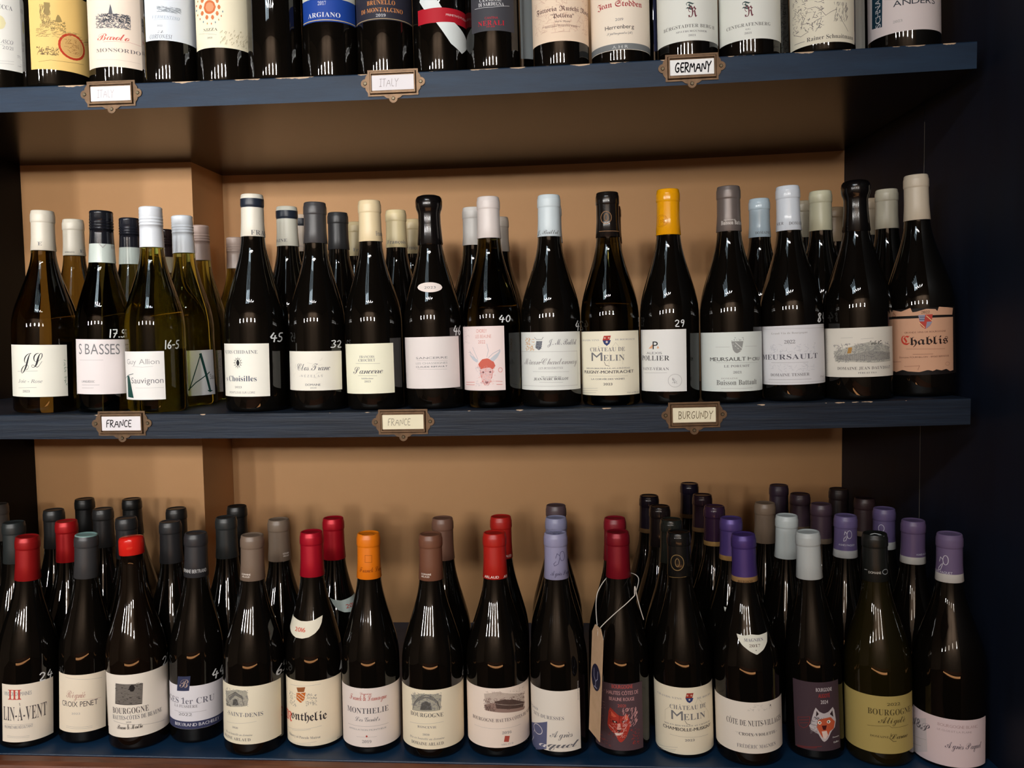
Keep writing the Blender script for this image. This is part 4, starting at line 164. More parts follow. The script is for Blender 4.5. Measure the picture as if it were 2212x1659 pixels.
{'id': 't12','p': (0.072,0.0496,0.4577),'lean': -0.0142,'r': 39.6,'H': 298.0,'sh': 190,'kind': 'cap','cl': 58,'glass': 'dark','col': (40,20,24),'mat': 'satin','text': 'bottle with cream label,red blackletter name and grey foot band','shelf': 'top','label': (-1.473,1.53,18.2,121.2,(224,212,196)),'pr': [('B',(120,124,126),18.7,26.5,-1.473,1.53),('T','sans',(206,208,208),'A H R',-0.343,0.186,20.2,3.92,0),('T','bfrak',(170,52,56),'Jean Stodden',-0.892,0.747,74.0,7.8,0),('T','sans',(120,120,122),'2019',-0.223,0.044,55.7,3.31,0),('T','sans',(38,38,42),'Herrenberg',-0.583,0.408,45.5,5.12,0),('T','bscript',(120,120,122),'Spätburgunder (R)',-0.521,0.348,38.5,3.01,0)]},
{'id': 't13','p': (0.1621,0.0505,0.4591),'lean': -0.0165,'r': 40.5,'H': 298.0,'sh': 190,'kind': 'cap','cl': 58,'glass': 'dark','col': (40,20,24),'mat': 'satin','text': 'bottle with white label and green-maroon monogram,left of two alike','shelf': 'top','label': (-1.464,1.356,25.1,116.1,(212,214,208)),'pr': [('T','bfrak',(62,84,82),'T',-0.162,0.107,64.5,10.15,0),('T','bfrak',(110,56,66),'R',-0.092,0.196,55.3,13.75,0),('T','serif',(110,112,108),'BÜRGSTADTER BERG H',-0.978,0.907,42.0,4.19,0),('T','serif',(120,120,122),'SPÄTBURGUNDER',-0.493,0.532,36.1,2.25,0),('T','serif',(120,120,122),'2021',-0.097,0.137,30.7,2.25,0)]},
{'id': 't14','p': (0.2451,0.051,0.4606),'lean': -0.0186,'r': 41.0,'H': 298.0,'sh': 190,'kind': 'cap','cl': 58,'glass': 'dark','col': (40,20,24),'mat': 'satin','text': 'bottle with white label and green-maroon monogram,right of two alike','shelf': 'top','label': (-1.436,1.184,22.8,111.3,(212,214,208)),'pr': [('T','bfrak',(62,84,82),'T',-0.412,-0.152,61.5,10.11,0),('T','bfrak',(110,56,66),'R',-0.335,-0.062,52.1,13.68,0),('T','serif',(110,112,108),'CENTGRAFENBERG',-0.984,0.501,39.6,4.17,0),('T','serif',(120,120,122),'GG',-0.314,-0.163,34.7,2.09,0),('T','serif',(120,120,122),'2021',-0.352,-0.129,29.6,2.24,0)]},
{'id': 't15','p': (0.341,0.0525,0.4625),'lean': -0.0211,'r': 42.5,'H': 298.0,'sh': 190,'kind': 'cap','cl': 58,'glass': 'dark','col': (40,20,24),'mat': 'satin','text': 'bottle with cream label of loose ink figure drawing','shelf': 'top','label': (-1.474,0.961,12.9,106.6,(214,208,190)),'pr': [('E',(90,86,90),-1.271,31.6,-0.204,83.3,150,5.17,3,0.4,None),('E',(110,106,104),0.077,38.9,0.589,63.2,60,6.06,4,0.4,80),('L',(90,86,90),0.5,[-0.949,58.1,-0.782,48.2,-0.911,42.2,-0.706,41.2,-0.594,39.2]),('L',(90,86,90),0.5,[-0.699,59.5,-0.444,59.8,-0.273,53.9,-0.154,47.2,0.005,51.1,0.152,53.9]),('L',(90,86,90),0.5,[-1.228,32.6,-0.918,26.9,-0.672,30.1,-0.788,34.5]),('L',(90,86,90),0.5,[-0.525,30.1,-0.557,39.6,-0.414,42.8,-0.275,44.8,-0.348,34.7,-0.454,28.7]),('L',(90,86,90),0.5,[0.227,47.9,0.389,37.6,0.578,27.1]),('T','serif',(90,88,86),'Rainer Schnaitmann',-0.721,0.833,17.6,5.16,0),('L',(120,120,122),0.6,[-1.199,19.7,-0.794,19.2])]},
{'id': 't16','p': (0.4532,0.0644,0.465),'lean': -0.024,'r': 45.0,'H': 298.0,'sh': 190,'kind': 'cap','cl': 58,'glass': 'dark','col': (40,20,24),'mat': 'satin','text': 'bottle with pinkish white label and navy vertical band,rightmost on the top shelf','shelf': 'top','label': (-1.96,1.353,24.9,103.7,(206,196,196)),'pr': [('P',(22,52,68),[-1.359,114.5,-0.938,107.1,-0.961,36.9,-1.403,40.1]),('T','bsans',(206,206,210),'SCHNAITMANN',-1.03,-1.03,37.9,8.63,1),('T','sans',(50,56,66),'ANDERS',-0.645,0.587,58.0,7.26,0),('T','serif',(165,163,162),'2023',-0.651,-0.401,37.3,3.05,0)]},
{'id': 'u2','p': (-0.0689,0.155,0.456),'lean': -0.0105,'r': 37.0,'H': 298.0,'sh': 190,'kind': 'cap','cl': 58,'glass': 'dark','col': (40,20,24),'mat': 'satin','text': 'rear bottle with pale blue-grey label between the dark grey and blackletter labels','shelf': 'top','label': (-0.216,0.792,46.3,151.3,(176,186,190)),'pr': []},
{'id': 'u3','p': (0.3177,0.155,0.462),'lean': -0.0205,'r': 37.0,'H': 298.0,'sh': 190,'kind': 'cap','cl': 58,'glass': 'dark','col': (40,20,24),'mat': 'satin','text': 'rear bottle with patterned grey-green label right of the monogram pair','shelf': 'top','label': (-0.502,0.122,35.6,140.6,(110,112,108)),'pr': [('E',(60,62,60),-0.466,39.0,0.02,105.4,90,4.98,3,0.5,None)]},
{'id': 'u4','p': (0.428,0.16,0.4644),'lean': -0.0233,'r': 37.0,'H': 298.0,'sh': 190,'kind': 'cap','cl': 58,'glass': 'dark','col': (40,20,24),'mat': 'satin','text': 'rear bottle with pale label left of the navy-band label','shelf': 'top','label': (-0.553,-0.168,31.5,136.5,(190,190,184)),'pr': []},
{'id': 'u5','p': (-0.5748,0.155,0.454),'lean': 0.0025,'r': 37.0,'H': 298.0,'sh': 190,'kind': 'cap','cl': 58,'glass': 'dark','col': (40,20,24),'mat': 'satin','text': 'rear bottle with brownish label between blue-white and sun-flower labels','shelf': 'top','label': (0.187,0.728,85.6,190.6,(150,130,112)),'pr': []},
{'id': 'u6','p': (0.129,0.16,0.4586),'lean': -0.0156,'r': 37.0,'H': 298.0,'sh': 190,'kind': 'cap','cl': 58,'glass': 'dark','col': (40,20,24),'mat': 'satin','text': 'rear bottle with bluish label left of the monogram pair','shelf': 'top','label': (-0.116,0.11,48.6,153.6,(70,80,130)),'pr': []},
{'id': 'u7','p': (-0.4846,0.158,0.4538),'lean': 0.0001,'r': 37.0,'H': 298.0,'sh': 190,'kind': 'cap','cl': 58,'glass': 'dark','col': (40,20,24),'mat': 'satin','text': 'rear bottle with pale label edge beside the sun-flower label','shelf': 'top','label': (-0.317,0.571,73.3,178.3,(190,184,172)),'pr': []},
]
STR_AXIS = (0.0638, 0.0115, -0.4679)
# ---------------------------------------------------------------- materials
MATS = {}
def principled(name, base=(.5, .5, .5, 1), rough=.5, metal=0, trans=0, ior=1.5, spec=.5, coat=0):
    if name in MATS: return MATS[name]
    m = bpy.data.materials.new(name); m.use_nodes = True; b = m.node_tree.nodes['Principled BSDF']
    b.inputs['Base Color'].default_value = base; b.inputs['Roughness'].default_value = rough; b.inputs['Metallic'].default_value = metal
    b.inputs['Transmission Weight'].default_value = trans; b.inputs['IOR'].default_value = ior; b.inputs['Specular IOR Level'].default_value = spec
    b.inputs['Coat Weight'].default_value = coat
    MATS[name] = m; return m
def N(m, t, **k):
    n = m.node_tree.nodes.new(t)
    for a, v in k.items():
        if a in n.inputs: n.inputs[a].default_value = v
        else: setattr(n, a, v)
    return n
def noise_paint(name, c1, c2, rough, scale, stretch=(1, 1, 1), bump=.05, chips=None, rough2=None):
    m = principled(name, lin(c1), rough); nt = m.node_tree; b = nt.nodes['Principled BSDF']; lk = nt.links.new
    tc = N(m, 'ShaderNodeTexCoord'); mp = N(m, 'ShaderNodeMapping'); mp.inputs['Scale'].default_value = stretch
    lk(tc.outputs['Object'], mp.inputs['Vector'])
    n = N(m, 'ShaderNodeTexNoise'); n.inputs['Scale'].default_value = scale; n.inputs['Detail'].default_value = 6; n.inputs['Roughness'].default_value = .65
    lk(mp.outputs[0], n.inputs['Vector'])
    mx = N(m, 'ShaderNodeMix', data_type='RGBA'); mx.inputs[6].default_value = lin(c1); mx.inputs[7].default_value = lin(c2)
    rp = N(m, 'ShaderNodeMapRange'); rp.inputs[1].default_value = .35; rp.inputs[2].default_value = .7
    lk(n.outputs[0], rp.inputs[0]); lk(rp.outputs[0], mx.inputs[0]); out = mx.outputs[2]
    if chips:
        uv = N(m, 'ShaderNodeUVMap', uv_map='edge'); sp = N(m, 'ShaderNodeSeparateXYZ'); lk(uv.outputs[0], sp.inputs[0])
        n2 = N(m, 'ShaderNodeTexNoise'); n2.inputs['Scale'].default_value = 34; n2.inputs['Detail'].default_value = 5
        mp2 = N(m, 'ShaderNodeMapping'); mp2.inputs['Scale'].default_value = (1, .2, 1.6); lk(tc.outputs['Object'], mp2.inputs['Vector']); lk(mp2.outputs[0], n2.inputs['Vector'])
        # threshold rises away from the worn arris: uv.y = millimetres from the front top edge
        th = N(m, 'ShaderNodeMath', operation='MULTIPLY_ADD'); lk(sp.outputs[1], th.inputs[0]); th.inputs[1].default_value = .05; th.inputs[2].default_value = chips
        gt = N(m, 'ShaderNodeMath', operation='GREATER_THAN'); lk(n2.outputs[0], gt.inputs[0]); lk(th.outputs[0], gt.inputs[1])
        m2 = N(m, 'ShaderNodeMix', data_type='RGBA'); m2.inputs[7].default_value = lin((196, 168, 140)); lk(out, m2.inputs[6]); lk(gt.outputs[0], m2.inputs[0]); out = m2.outputs[2]
    lk(out, b.inputs['Base Color'])
    if bump:
        bp = N(m, 'ShaderNodeBump'); bp.inputs['Strength'].default_value = bump; bp.inputs['Distance'].default_value = .002; lk(n.outputs[0], bp.inputs['Height']); lk(bp.outputs[0], b.inputs['Normal'])
    return m
M_NAVY_TOP = noise_paint('navy_paint_worn', (22, 46, 70), (13, 31, 52), .5, 8, (1, 7, 7), .25, chips=.50)
M_NAVY_MID = noise_paint('navy_paint_brushed', (21, 35, 52), (5, 13, 26), .48, 9, (.6, 10, 14), .5, chips=.60)
for _m in (M_NAVY_TOP, M_NAVY_MID): _m.node_tree.nodes['Principled BSDF'].inputs['Specular IOR Level'].default_value = .3
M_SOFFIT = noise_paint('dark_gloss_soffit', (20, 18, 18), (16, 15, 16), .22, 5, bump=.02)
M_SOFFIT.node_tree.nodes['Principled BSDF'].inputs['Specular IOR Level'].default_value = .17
M_NAVY_DEEP = noise_paint('navy_shelf_top', (16, 48, 78), (12, 38, 62), .4, 8, (1, 4, 4), .05)
M_WALL = noise_paint('tan_wall_paint', (202, 152, 102), (196, 146, 96), .62, 3, bump=.03)
M_SIDE = noise_paint('black_navy_panel', (9, 20, 38), (6, 14, 30), .6, 5, (6, 6, 1), .03)
M_SIDE.node_tree.nodes['Principled BSDF'].inputs['Specular IOR Level'].default_value = .3
M_LEFT = noise_paint('black_panel', (9, 9, 10), (7, 7, 8), .6, 5, (6, 6, 1), .03)
M_LEFT.node_tree.nodes['Principled BSDF'].inputs['Specular IOR Level'].default_value = .15
M_WOOD = noise_paint('red_brown_wood', (122, 70, 44), (78, 42, 28), .4, 12, (1, 10, 10), .1)
M_ROOM = noise_paint('room_brown', (172, 148, 126), (148, 126, 106), .7, 2, bump=0)
M_ROOM_D = noise_paint('room_dark', (96, 78, 66), (84, 68, 58), .7, 2, bump=0)
M_FLOOR = noise_paint('room_floor', (84, 58, 40), (60, 40, 28), .5, 6, (1, 8, 1), 0)
M_BRASS = noise_paint('aged_brass', (106, 82, 60), (80, 62, 46), .38, 60, bump=.08); M_BRASS.node_tree.nodes['Principled BSDF'].inputs['Metallic'].default_value = .7
M_SCREW = principled('screw_metal', lin((92, 82, 66)), .35, .9)
GL = {'dark': principled('dark_wine_glass', lin((10, 8, 6)), .03, ior=1.52), 'brown': principled('brown_wine_glass', lin((16, 10, 6)), .035, ior=1.52),
      'amber': principled('amber_glass', lin((124, 110, 58)), .01, trans=1, ior=1.42), 'amber2': principled('dark_amber_glass', lin((88, 82, 42)), .01, trans=1, ior=1.42),
      'green': principled('deep_green_glass', lin((84, 92, 58)), .01, trans=1, ior=1.42), 'olive': principled('olive_glass', lin((196, 196, 96)), .01, trans=1, ior=1.42),
      'olivedark': principled('dark_olive_glass', lin((26, 22, 6)), .03, ior=1.52)}
def paint(c, mat='satin'):
    r, me = {'satin': (.36, 0), 'gloss': (.16, 0), 'metal': (.36, .35), 'matte': (.6, 0)}[mat]
    return principled('capsule_%s_%02x%02x%02x' % ((mat,) + tuple(c)), lin(c), r, me)
def ink(c): return principled('ink_%02x%02x%02x' % tuple(c), lin(c), .6, spec=.2)
def paper(c): return principled('paper_%02x%02x%02x' % tuple(c), lin([min(240, v * 1.07) for v in c]), .6, spec=.25)
def glow(name, c, s):
    m = bpy.data.materials.new(name); m.use_nodes = True; b = m.node_tree.nodes['Principled BSDF']
    b.inputs['Base Color'].default_value = (0, 0, 0, 1); b.inputs['Emission Color'].default_value = c; b.inputs['Emission Strength'].default_value = s; return m
# ---------------------------------------------------------------- object helpers
def mesh(name, verts, faces, mats, parent=None, mi=None, smooth=False):
    me = bpy.data.meshes.new(name); me.from_pydata(verts, [], faces)
    for m in (mats if isinstance(mats, (list, tuple)) else [mats]): me.materials.append(m)
    if mi: me.polygons.foreach_set('material_index', mi)
    if smooth: me.polygons.foreach_set('use_smooth', [True] * len(me.polygons))
    me.update(); o = bpy.data.objects.new(name, me); col.objects.link(o)
    if parent: o.parent = parent
    return o
def empty(name, loc=(0, 0, 0)):
    o = bpy.data.objects.new(name, None); o.empty_display_size = .02; col.objects.link(o); o.location = loc; return o
def tag(o, label=None, cat=None, group=None, kind=None):
    for k, v in (('label', label), ('category', cat), ('group', group), ('kind', kind)):
        if v: o[k] = v
    return o
def boxv(x0, x1, y0, y1, z0, z1):
    return [(x, y, z) for x in (x0, x1) for y in (y0, y1) for z in (z0, z1)], [(0, 1, 3, 2), (4, 6, 7, 5), (0, 4, 5, 1), (2, 3, 7, 6), (0, 2, 6, 4), (1, 5, 7, 3)]
def box(name, x0, x1, y0, y1, z0, z1, m, parent=None, bev=0):
    v, f = boxv(x0, x1, y0, y1, z0, z1); o = mesh(name, v, f, m, parent)
    if bev:
        b = o.modifiers.new('bevel', 'BEVEL'); b.width = bev; b.segments = 2
    return o
def lathe(prof, seg=48, close=True, tilt_bottom=0):
    """prof in mm, open polyline (z, r)"""
    v = []; f = []
    for (z, r) in prof:
        for k in range(seg):
            a = 2 * math.pi * k / seg; v.append((r * math.sin(a) / 1000, -r * math.cos(a) / 1000, (z + tilt_bottom * math.cos(a - 1)) / 1000))
    n = len(prof)
    for i in range(n - 1):
        for k in range(seg):
            a = i * seg + k; b = i * seg + (k + 1) % seg; f.append((a, b, b + seg, a + seg))
    if close:
        f.append(tuple(reversed(range(seg)))); f.append(tuple(range((n - 1) * seg, n * seg)))
    return v, f
# ---------------------------------------------------------------- lettering
FONTS = {'bold': (0x1D400, 0x1D41A, 0x1D7CE, 0), 'serif': (0x1D400, 0x1D41A, 0x1D7CE, -.005), 'ital': (0x1D434, 0x1D44E, None, 0), 'bital': (0x1D468, 0x1D482, None, 0),
         'bscript': (0x1D4D0, 0x1D4EA, None, -.004), 'bfrak': (0x1D56C, 0x1D586, None, 0), 'bsans': (None, None, None, 0), 'sans': (None, None, None, 0)}
ACC = {'É': 'E/', 'È': 'E\\', 'Â': 'A^', 'Ô': 'O^', 'À': 'A\\', 'Ç': 'C,', 'Ü': 'U:', 'é': 'e/', 'è': 'e\\', 'ê': 'e^', 'â': 'a^', 'ô': 'o^', 'ç': 'c,', 'ü': 'u:', 'ä': 'a:'}
GC = {}
USED = {}
def collect(o):
    if isinstance(o, tuple) and len(o) == 9 and o[0] == 'T':
        for ch in o[3]: USED.setdefault(o[1], set()).update(ACC[ch][0] if ch in ACC else ch)
    elif isinstance(o, (tuple, list)):
        for q in o: collect(q)
    elif isinstance(o, dict):
        for q in o.values(): collect(q)
collect(D)
def load_font(font):
    """all letters of a style in one text curve, one letter per line, then taken apart by line"""
    ba, bb, bd, off = FONTS[font]; body = []
    AL = ''.join(sorted(USED.get(font, set()) | set('H-')))
    for ch in AL:
        s = ch
        if 'A' <= ch <= 'Z' and ba: s = chr(ba + ord(ch) - 65)
        elif ch == 'h' and font == 'ital': s = '\u210e'
        elif 'a' <= ch <= 'z' and bb: s = chr(bb + ord(ch) - 97)
        elif ch in '0123456789' and bd: s = chr(bd + ord(ch) - 48)
        body.append(s)
    c = bpy.data.curves.new('g', 'FONT'); c.size = 1; c.resolution_u = 3; c.fill_mode = 'FRONT'; c.offset = off; c.space_line = 3; c.body = '\n'.join(body)
    o = bpy.data.objects.new('g', c); me = bpy.data.meshes.new_from_object(o)
    row = [int(round((.30 - p.co.y) / 3.0)) for p in me.vertices]; idx = {}; out = [([], []) for _ in AL]
    for i, (p, r) in enumerate(zip(me.vertices, row)): idx[i] = len(out[r][0]); out[r][0].append((p.co.x, p.co.y + 3.0 * r))
    for p in me.polygons: out[row[p.vertices[0]]][1].append(tuple(idx[i] for i in p.vertices))
    for ch, (v, f) in zip(AL, out):
        x0 = min((p[0] for p in v), default=0); x1 = max((p[0] for p in v), default=.3)
        GC[(ch, font)] = ([(a - x0, b) for a, b in v], f, x1 - x0, max((p[1] for p in v), default=.7))
    bpy.data.objects.remove(o); bpy.data.curves.remove(c); bpy.data.meshes.remove(me)
def glyph(ch, font):
    if ('H', font) not in GC: load_font(font)
    return GC.get((ch, font)) or GC[('-', font)]
CAPH = {}
def layout(s, font):
    """whole string at cap height 1 -> verts, faces, width"""
    if font not in CAPH: CAPH[font] = glyph('H', font)[3]
    ch = CAPH[font]; V = []; F = []; x = 0; gap = -.03 if font == 'bscript' else (.035 if font in ('bfrak', 'ital', 'bital') else .075)
    for c in s:
        if c == ' ': x += .30; continue
        base, ac = (ACC[c][0], ACC[c][1]) if c in ACC else (c, '')
        v, f, w, top = glyph(base, font); n = len(V)
        V += [(a + x, b) for a, b in v]; F += [tuple(i + n for i in q) for q in f]
        if ac:
            cx = x + w / 2; t = top + .04
            sh = {'/': [[(cx - .03, t), (cx + .02, t), (cx + .12, t + .15), (cx + .04, t + .15)]], '\\': [[(cx - .02, t), (cx + .03, t), (cx - .04, t + .15), (cx - .12, t + .15)]],
                  '^': [[(cx - .14, t), (cx - .08, t), (cx, t + .09), (cx, t + .16)], [(cx, t + .16), (cx, t + .09), (cx + .08, t), (cx + .14, t)]],
                  ':': [[(cx - .14, t), (cx - .05, t), (cx - .05, t + .09), (cx - .14, t + .09)], [(cx + .05, t), (cx + .14, t), (cx + .14, t + .09), (cx + .05, t + .09)]],
                  ',': [[(cx - .02, 0), (cx + .04, 0), (cx + .02, -.16), (cx - .07, -.16)]]}[ac]
            for q in sh: n = len(V); V += q; F.append(tuple(range(n, n + len(q))))
        x += w + gap
    if font == 'bsans': n = len(V); V += [(a + .028, b) for a, b in V]; F += [tuple(i + n for i in q) for q in F[:]]
    return [(a / ch, b / ch) for a, b in V], F, (x - gap) / ch
# single-stroke hand lettering, unit height 1
HAND = {'A': (.8, [[(0, 0), (.42, 1), (.8, 0)], [(.15, .38), (.68, .36)]]), 'B': (.62, [[(.05, 1), (.08, 0)], [(.0, .98), (.4, .95), (.5, .75), (.35, .55), (.1, .52), (.45, .45), (.6, .22), (.4, .02), (.05, 0)]]),
        'C': (.6, [[(.6, .85), (.35, .98), (.08, .7), (.05, .3), (.25, .03), (.6, .1)]]), 'D': (.65, [[(.05, 1), (.07, 0)], [(0, .97), (.4, .9), (.62, .5), (.4, .1), (.05, 0)]]),
        'E': (.55, [[(.55, .95), (.05, .97), (.05, .02), (.55, .05)], [(.05, .52), (.45, .5)]]), 'F': (.55, [[(.55, 1), (.05, .97), (.08, 0)], [(.05, .52), (.42, .55)]]),
        'G': (.7, [[(.6, .9), (.35, 1), (.06, .65), (.08, .2), (.35, 0), (.62, .15), (.62, .45), (.38, .43)]]), 'I': (.4, [[(.0, .98), (.4, 1)], [(.2, 1), (.2, 0)], [(0, 0), (.4, .02)]]),
        'L': (.5, [[(.05, 1), (.05, .03), (.5, 0)]]), 'M': (.8, [[(0, 0), (.12, 1), (.4, .35), (.68, 1), (.8, 0)]]), 'N': (.65, [[(0, 0), (.05, 1), (.58, .02), (.65, 1)]]),
        'R': (.62, [[(.05, 0), (.05, 1)], [(0, .95), (.4, .98), (.55, .75), (.35, .5), (.08, .48), (.62, 0)]]), 'T': (.6, [[(0, .97), (.6, 1)], [(.3, .98), (.28, 0)]]),
        'U': (.6, [[(.02, 1), (.04, .25), (.25, 0), (.5, .15), (.58, 1)]]), 'Y': (.65, [[(0, 1), (.3, .5), (.65, 1)], [(.3, .5), (.25, -.1)]]),
        '0': (.5, [[(.25, 1), (.03, .7), (.05, .25), (.25, 0), (.47, .3), (.45, .8), (.25, 1)]]), '1': (.15, [[(.05, 1), (.08, 0)]]), '2': (.55, [[(.02, .8), (.2, 1), (.48, .82), (.4, .5), (.03, .03), (.55, .03)]]),
        '3': (.5, [[(.02, .92), (.3, 1), (.45, .8), (.2, .55), (.48, .35), (.35, .03), (.0, .05)]]), '4': (.6, [[(.3, 1), (.02, .4), (.6, .42)], [(.45, .7), (.4, 0)]]), '5': (.5, [[(.48, 1), (.1, .97), (.08, .58), (.4, .55), (.45, .2), (.2, 0), (.0, .08)]]),
        '6': (.5, [[(.4, 1), (.08, .55), (.05, .15), (.3, 0), (.47, .25), (.3, .48), (.08, .35)]]), '7': (.5, [[(0, .97), (.5, 1), (.15, 0)], [(.12, .5), (.42, .52)]]), '8': (.5, [[(.4, .85), (.2, 1), (.08, .78), (.42, .3), (.25, 0), (.05, .2), (.4, .85)]]),
        '9': (.5, [[(.45, .75), (.2, .5), (.04, .75), (.2, 1), (.43, .9), (.42, .4), (.3, 0)]]), '-': (.3, [[(0, .45), (.3, .48)]]), '.': (.12, [[(.02, .05), (.1, .05)]]), '½': (.5, [[(.05, 1), (.05, .55)], [(.0, .45), (.5, .6)], [(.25, .35), (.42, .3), (.25, .02), (.5, .02)]])}
def ribbon(pts, w, closed=False):
    V = []; F = []
    for (x0, y0), (x1, y1) in zip(pts, pts[1:]):
        dx, dy = x1 - x0, y1 - y0; L = math.hypot(dx, dy) or 1e-9; nx, ny = -dy / L * w / 2, dx / L * w / 2; ex, ey = dx / L * w * .35, dy / L * w * .35
        k = max(1, int(abs(dx) / 2.5)); n = len(V)
        for i in range(k + 1):
            t = i / k; px = x0 + dx * t - (ex if i == 0 else 0) + (ex if i == k else 0); py = y0 + dy * t - (ey if i == 0 else 0) + (ey if i == k else 0)
            V += [(px + nx, py + ny), (px - nx, py - ny)]
        for i in range(k): a = n + 2 * i; F.append((a, a + 1, a + 3, a + 2))
    return V, F
def smooth_line(pts, it=2):
    for _ in range(it):
        q = [pts[0]]
        for a, b in zip(pts, pts[1:]): q += [(a[0] * .75 + b[0] * .25, a[1] * .75 + b[1] * .25), (a[0] * .25 + b[0] * .75, a[1] * .25 + b[1] * .75)]
        pts = q + [pts[-1]]
    return pts
def hand(s, w, slant=.1):
    V = []; F = []; x = 0
    for c in s:
        if c == ' ': x += .4; continue
        cw, st = HAND[c]
        for p in st:
            v, f = ribbon(smooth_line([(x + a + b * slant, b) for a, b in p], 1), w); n = len(V); V += v; F += [tuple(i + n for i in q) for q in f]
        x += cw + .16
    return V, F, x - .16
def cut(V, F, step=3.0):
    """cut wide flat faces at vertical lines so that they can follow a curved surface"""
    if not V: return V, F
    x0 = min(v[0] for v in V); x1 = max(v[0] for v in V)
    wide = max((max(V[i][0] for i in f) - min(V[i][0] for i in f)) for f in F)
    if wide < step * 1.3: return V, F
    bm = bmesh.new(); vs = [bm.verts.new((a, b, 0)) for a, b in V]
    for f in F:
        try: bm.faces.new([vs[i] for i in f])
        except ValueError: pass
    x = math.floor(x0 / step) * step + step
    while x < x1:
        bmesh.ops.bisect_plane(bm, geom=bm.verts[:] + bm.edges[:] + bm.faces[:], plane_co=(x, 0, 0), plane_no=(1, 0, 0), dist=1e-5); x += step
    bm.verts.index_update(); o = [(v.co.x, v.co.y) for v in bm.verts], [tuple(v.index for v in f.verts) for f in bm.faces]; bm.free(); return o
def columns(poly, R, step=2.5):
    """fill a polygon (theta, z) by vertical columns on the surface of revolution R(z)"""
    ts = [p[0] for p in poly]; t0, t1 = min(ts), max(ts); rr = R(sum(p[1] for p in poly) / len(poly)); n = max(4, min(60, int((t1 - t0) * rr / step) + 2))
    V = []; F = []; prev = None
    for i in range(n + 1):
        t = t0 + (t1 - t0) * min(max(i / n, 1e-4), 1 - 1e-4); zs = []
        for (a, za), (b, zb) in zip(poly, poly[1:] + poly[:1]):
            if (a - t) * (b - t) <= 0 and a != b: zs.append(za + (zb - za) * (t - a) / (b - a))
        if len(zs) < 2: prev = None; continue
        lo, hi = min(zs), max(zs); k = max(1, int((max(p[1] for p in poly) - min(p[1] for p in poly)) / 5)); idx = len(V)
        V += [(t, lo + (hi - lo) * j / k) for j in range(k + 1)]
        if prev is not None: F += [(prev + j, idx + j, idx + j + 1, prev + j + 1) for j in range(k)]
        prev = idx
    return V, F
def lettering(items, R, parent, name='lettering', e0=.22):
    """items in (theta, z mm) -> one mesh of flat print that lies on the surface R(z)"""
    V = []; F = []; MI = []; mats = []; lay = 0
    def mi(c):
        m = ink(c)
        if m not in mats: mats.append(m)
        return mats.index(m)
    for it in items:
        k = it[0]; c = it[1] if k != 'T' else it[2]; lay += 1; e = e0 + .012 * lay
        if k == 'B':
            _, c, z0, z1, t0, t1 = it; v, f = columns([(t0, z0), (t1, z0), (t1, z1), (t0, z1)], R)
        elif k == 'T':
            _, font, c, s, t0, t1, z, h, rot = it; r = R(z)
            if h <= .2: continue
            if font == 'hand': v, f, w = hand(s, .13)
            else: v, f, w = layout(s, font)
            if rot == 1:
                sc = h if s != 'PRODUIT DE FRANCE' else h
                sx = sc; v = [(t1 * r - b * h, z + a * sx * .92) for a, b in v]
            else:
                if t0 is None: sx = h * .95; u0 = t1 * r - w * sx
                else: u0 = t0 * r; sx = (t1 * r - u0) / w
                v = [(u0 + a * sx, z + b * h) for a, b in v]
            v, f = cut(v, f); v = [(a / r, b) for a, b in v]
        elif k == 'L':
            _, c, w, p = it; r = R(p[1]); v, f = ribbon([(p[i] * r, p[i + 1]) for i in range(0, len(p), 2)], w); v = [(a / r, b) for a, b in v]
        elif k == 'P':
            _, c, p = it; v, f = columns([(p[i], p[i + 1]) for i in range(0, len(p), 2)], R)
        elif k == 'O':
            _, c, t, z, rt, rz, w = it; pts = [(t + rt * math.cos(a * math.pi / 12), z + rz * math.sin(a * math.pi / 12)) for a in range(25)]
            if w: r = R(z); v, f = ribbon([(a * r, b) for a, b in pts], w); v = [(a / r, b) for a, b in v]
            else: v, f = columns(pts[:-1], R)
        elif k == 'E':
            _, c, ta, za, tb, zb, n, ln, seed, w, ang = it; rg = random.Random(seed); r = R((za + zb) / 2); v = []; f = []
            for _i in range(n):
                x = rg.uniform(ta, tb) * r; y = rg.uniform(za, zb); a = math.radians(ang if ang is not None else rg.choice((0, 20, 60, 90, 130, 160))) + rg.uniform(-.25, .25); q = ln * rg.uniform(.4, 1) / 2
                mid = (x + rg.uniform(-.3, .3) * q, y + rg.uniform(-.3, .3) * q)
                P_ = [(x - q * math.cos(a), y - q * math.sin(a)), mid, (x + q * math.cos(a), y + q * math.sin(a))]
                P_ = [(min(max(a_, ta * r), tb * r), min(max(b_, za), zb)) for a_, b_ in P_]
                vv, ff = ribbon(P_, w * rg.uniform(.8, 1.5)); m0 = len(v); v += vv; f += [tuple(i + m0 for i in q_) for q_ in ff]
            v = [(a / r, b) for a, b in v]
        n = len(V); i_ = mi(c)
        for t, z in v: q = R(z) + e; V.append((q * math.sin(t) / 1000, -q * math.cos(t) / 1000, z / 1000))
        F += [tuple(i + n for i in q) for q in f]; MI += [i_] * len(f)
    if not V: return None
    return mesh(name, V, F, mats, parent, MI)
def flat_lettering(s, font, c, x0, x1, z, h, y, parent, w=.13):
    """writing on a flat upright card, metres"""
    v, f, wd = hand(s, w) if font == 'hand' else layout(s, font); sx = (x1 - x0) / wd
    return mesh('lettering', [(x0 + a * sx, y, z + b * h) for a, b in v], f, ink(c), parent)
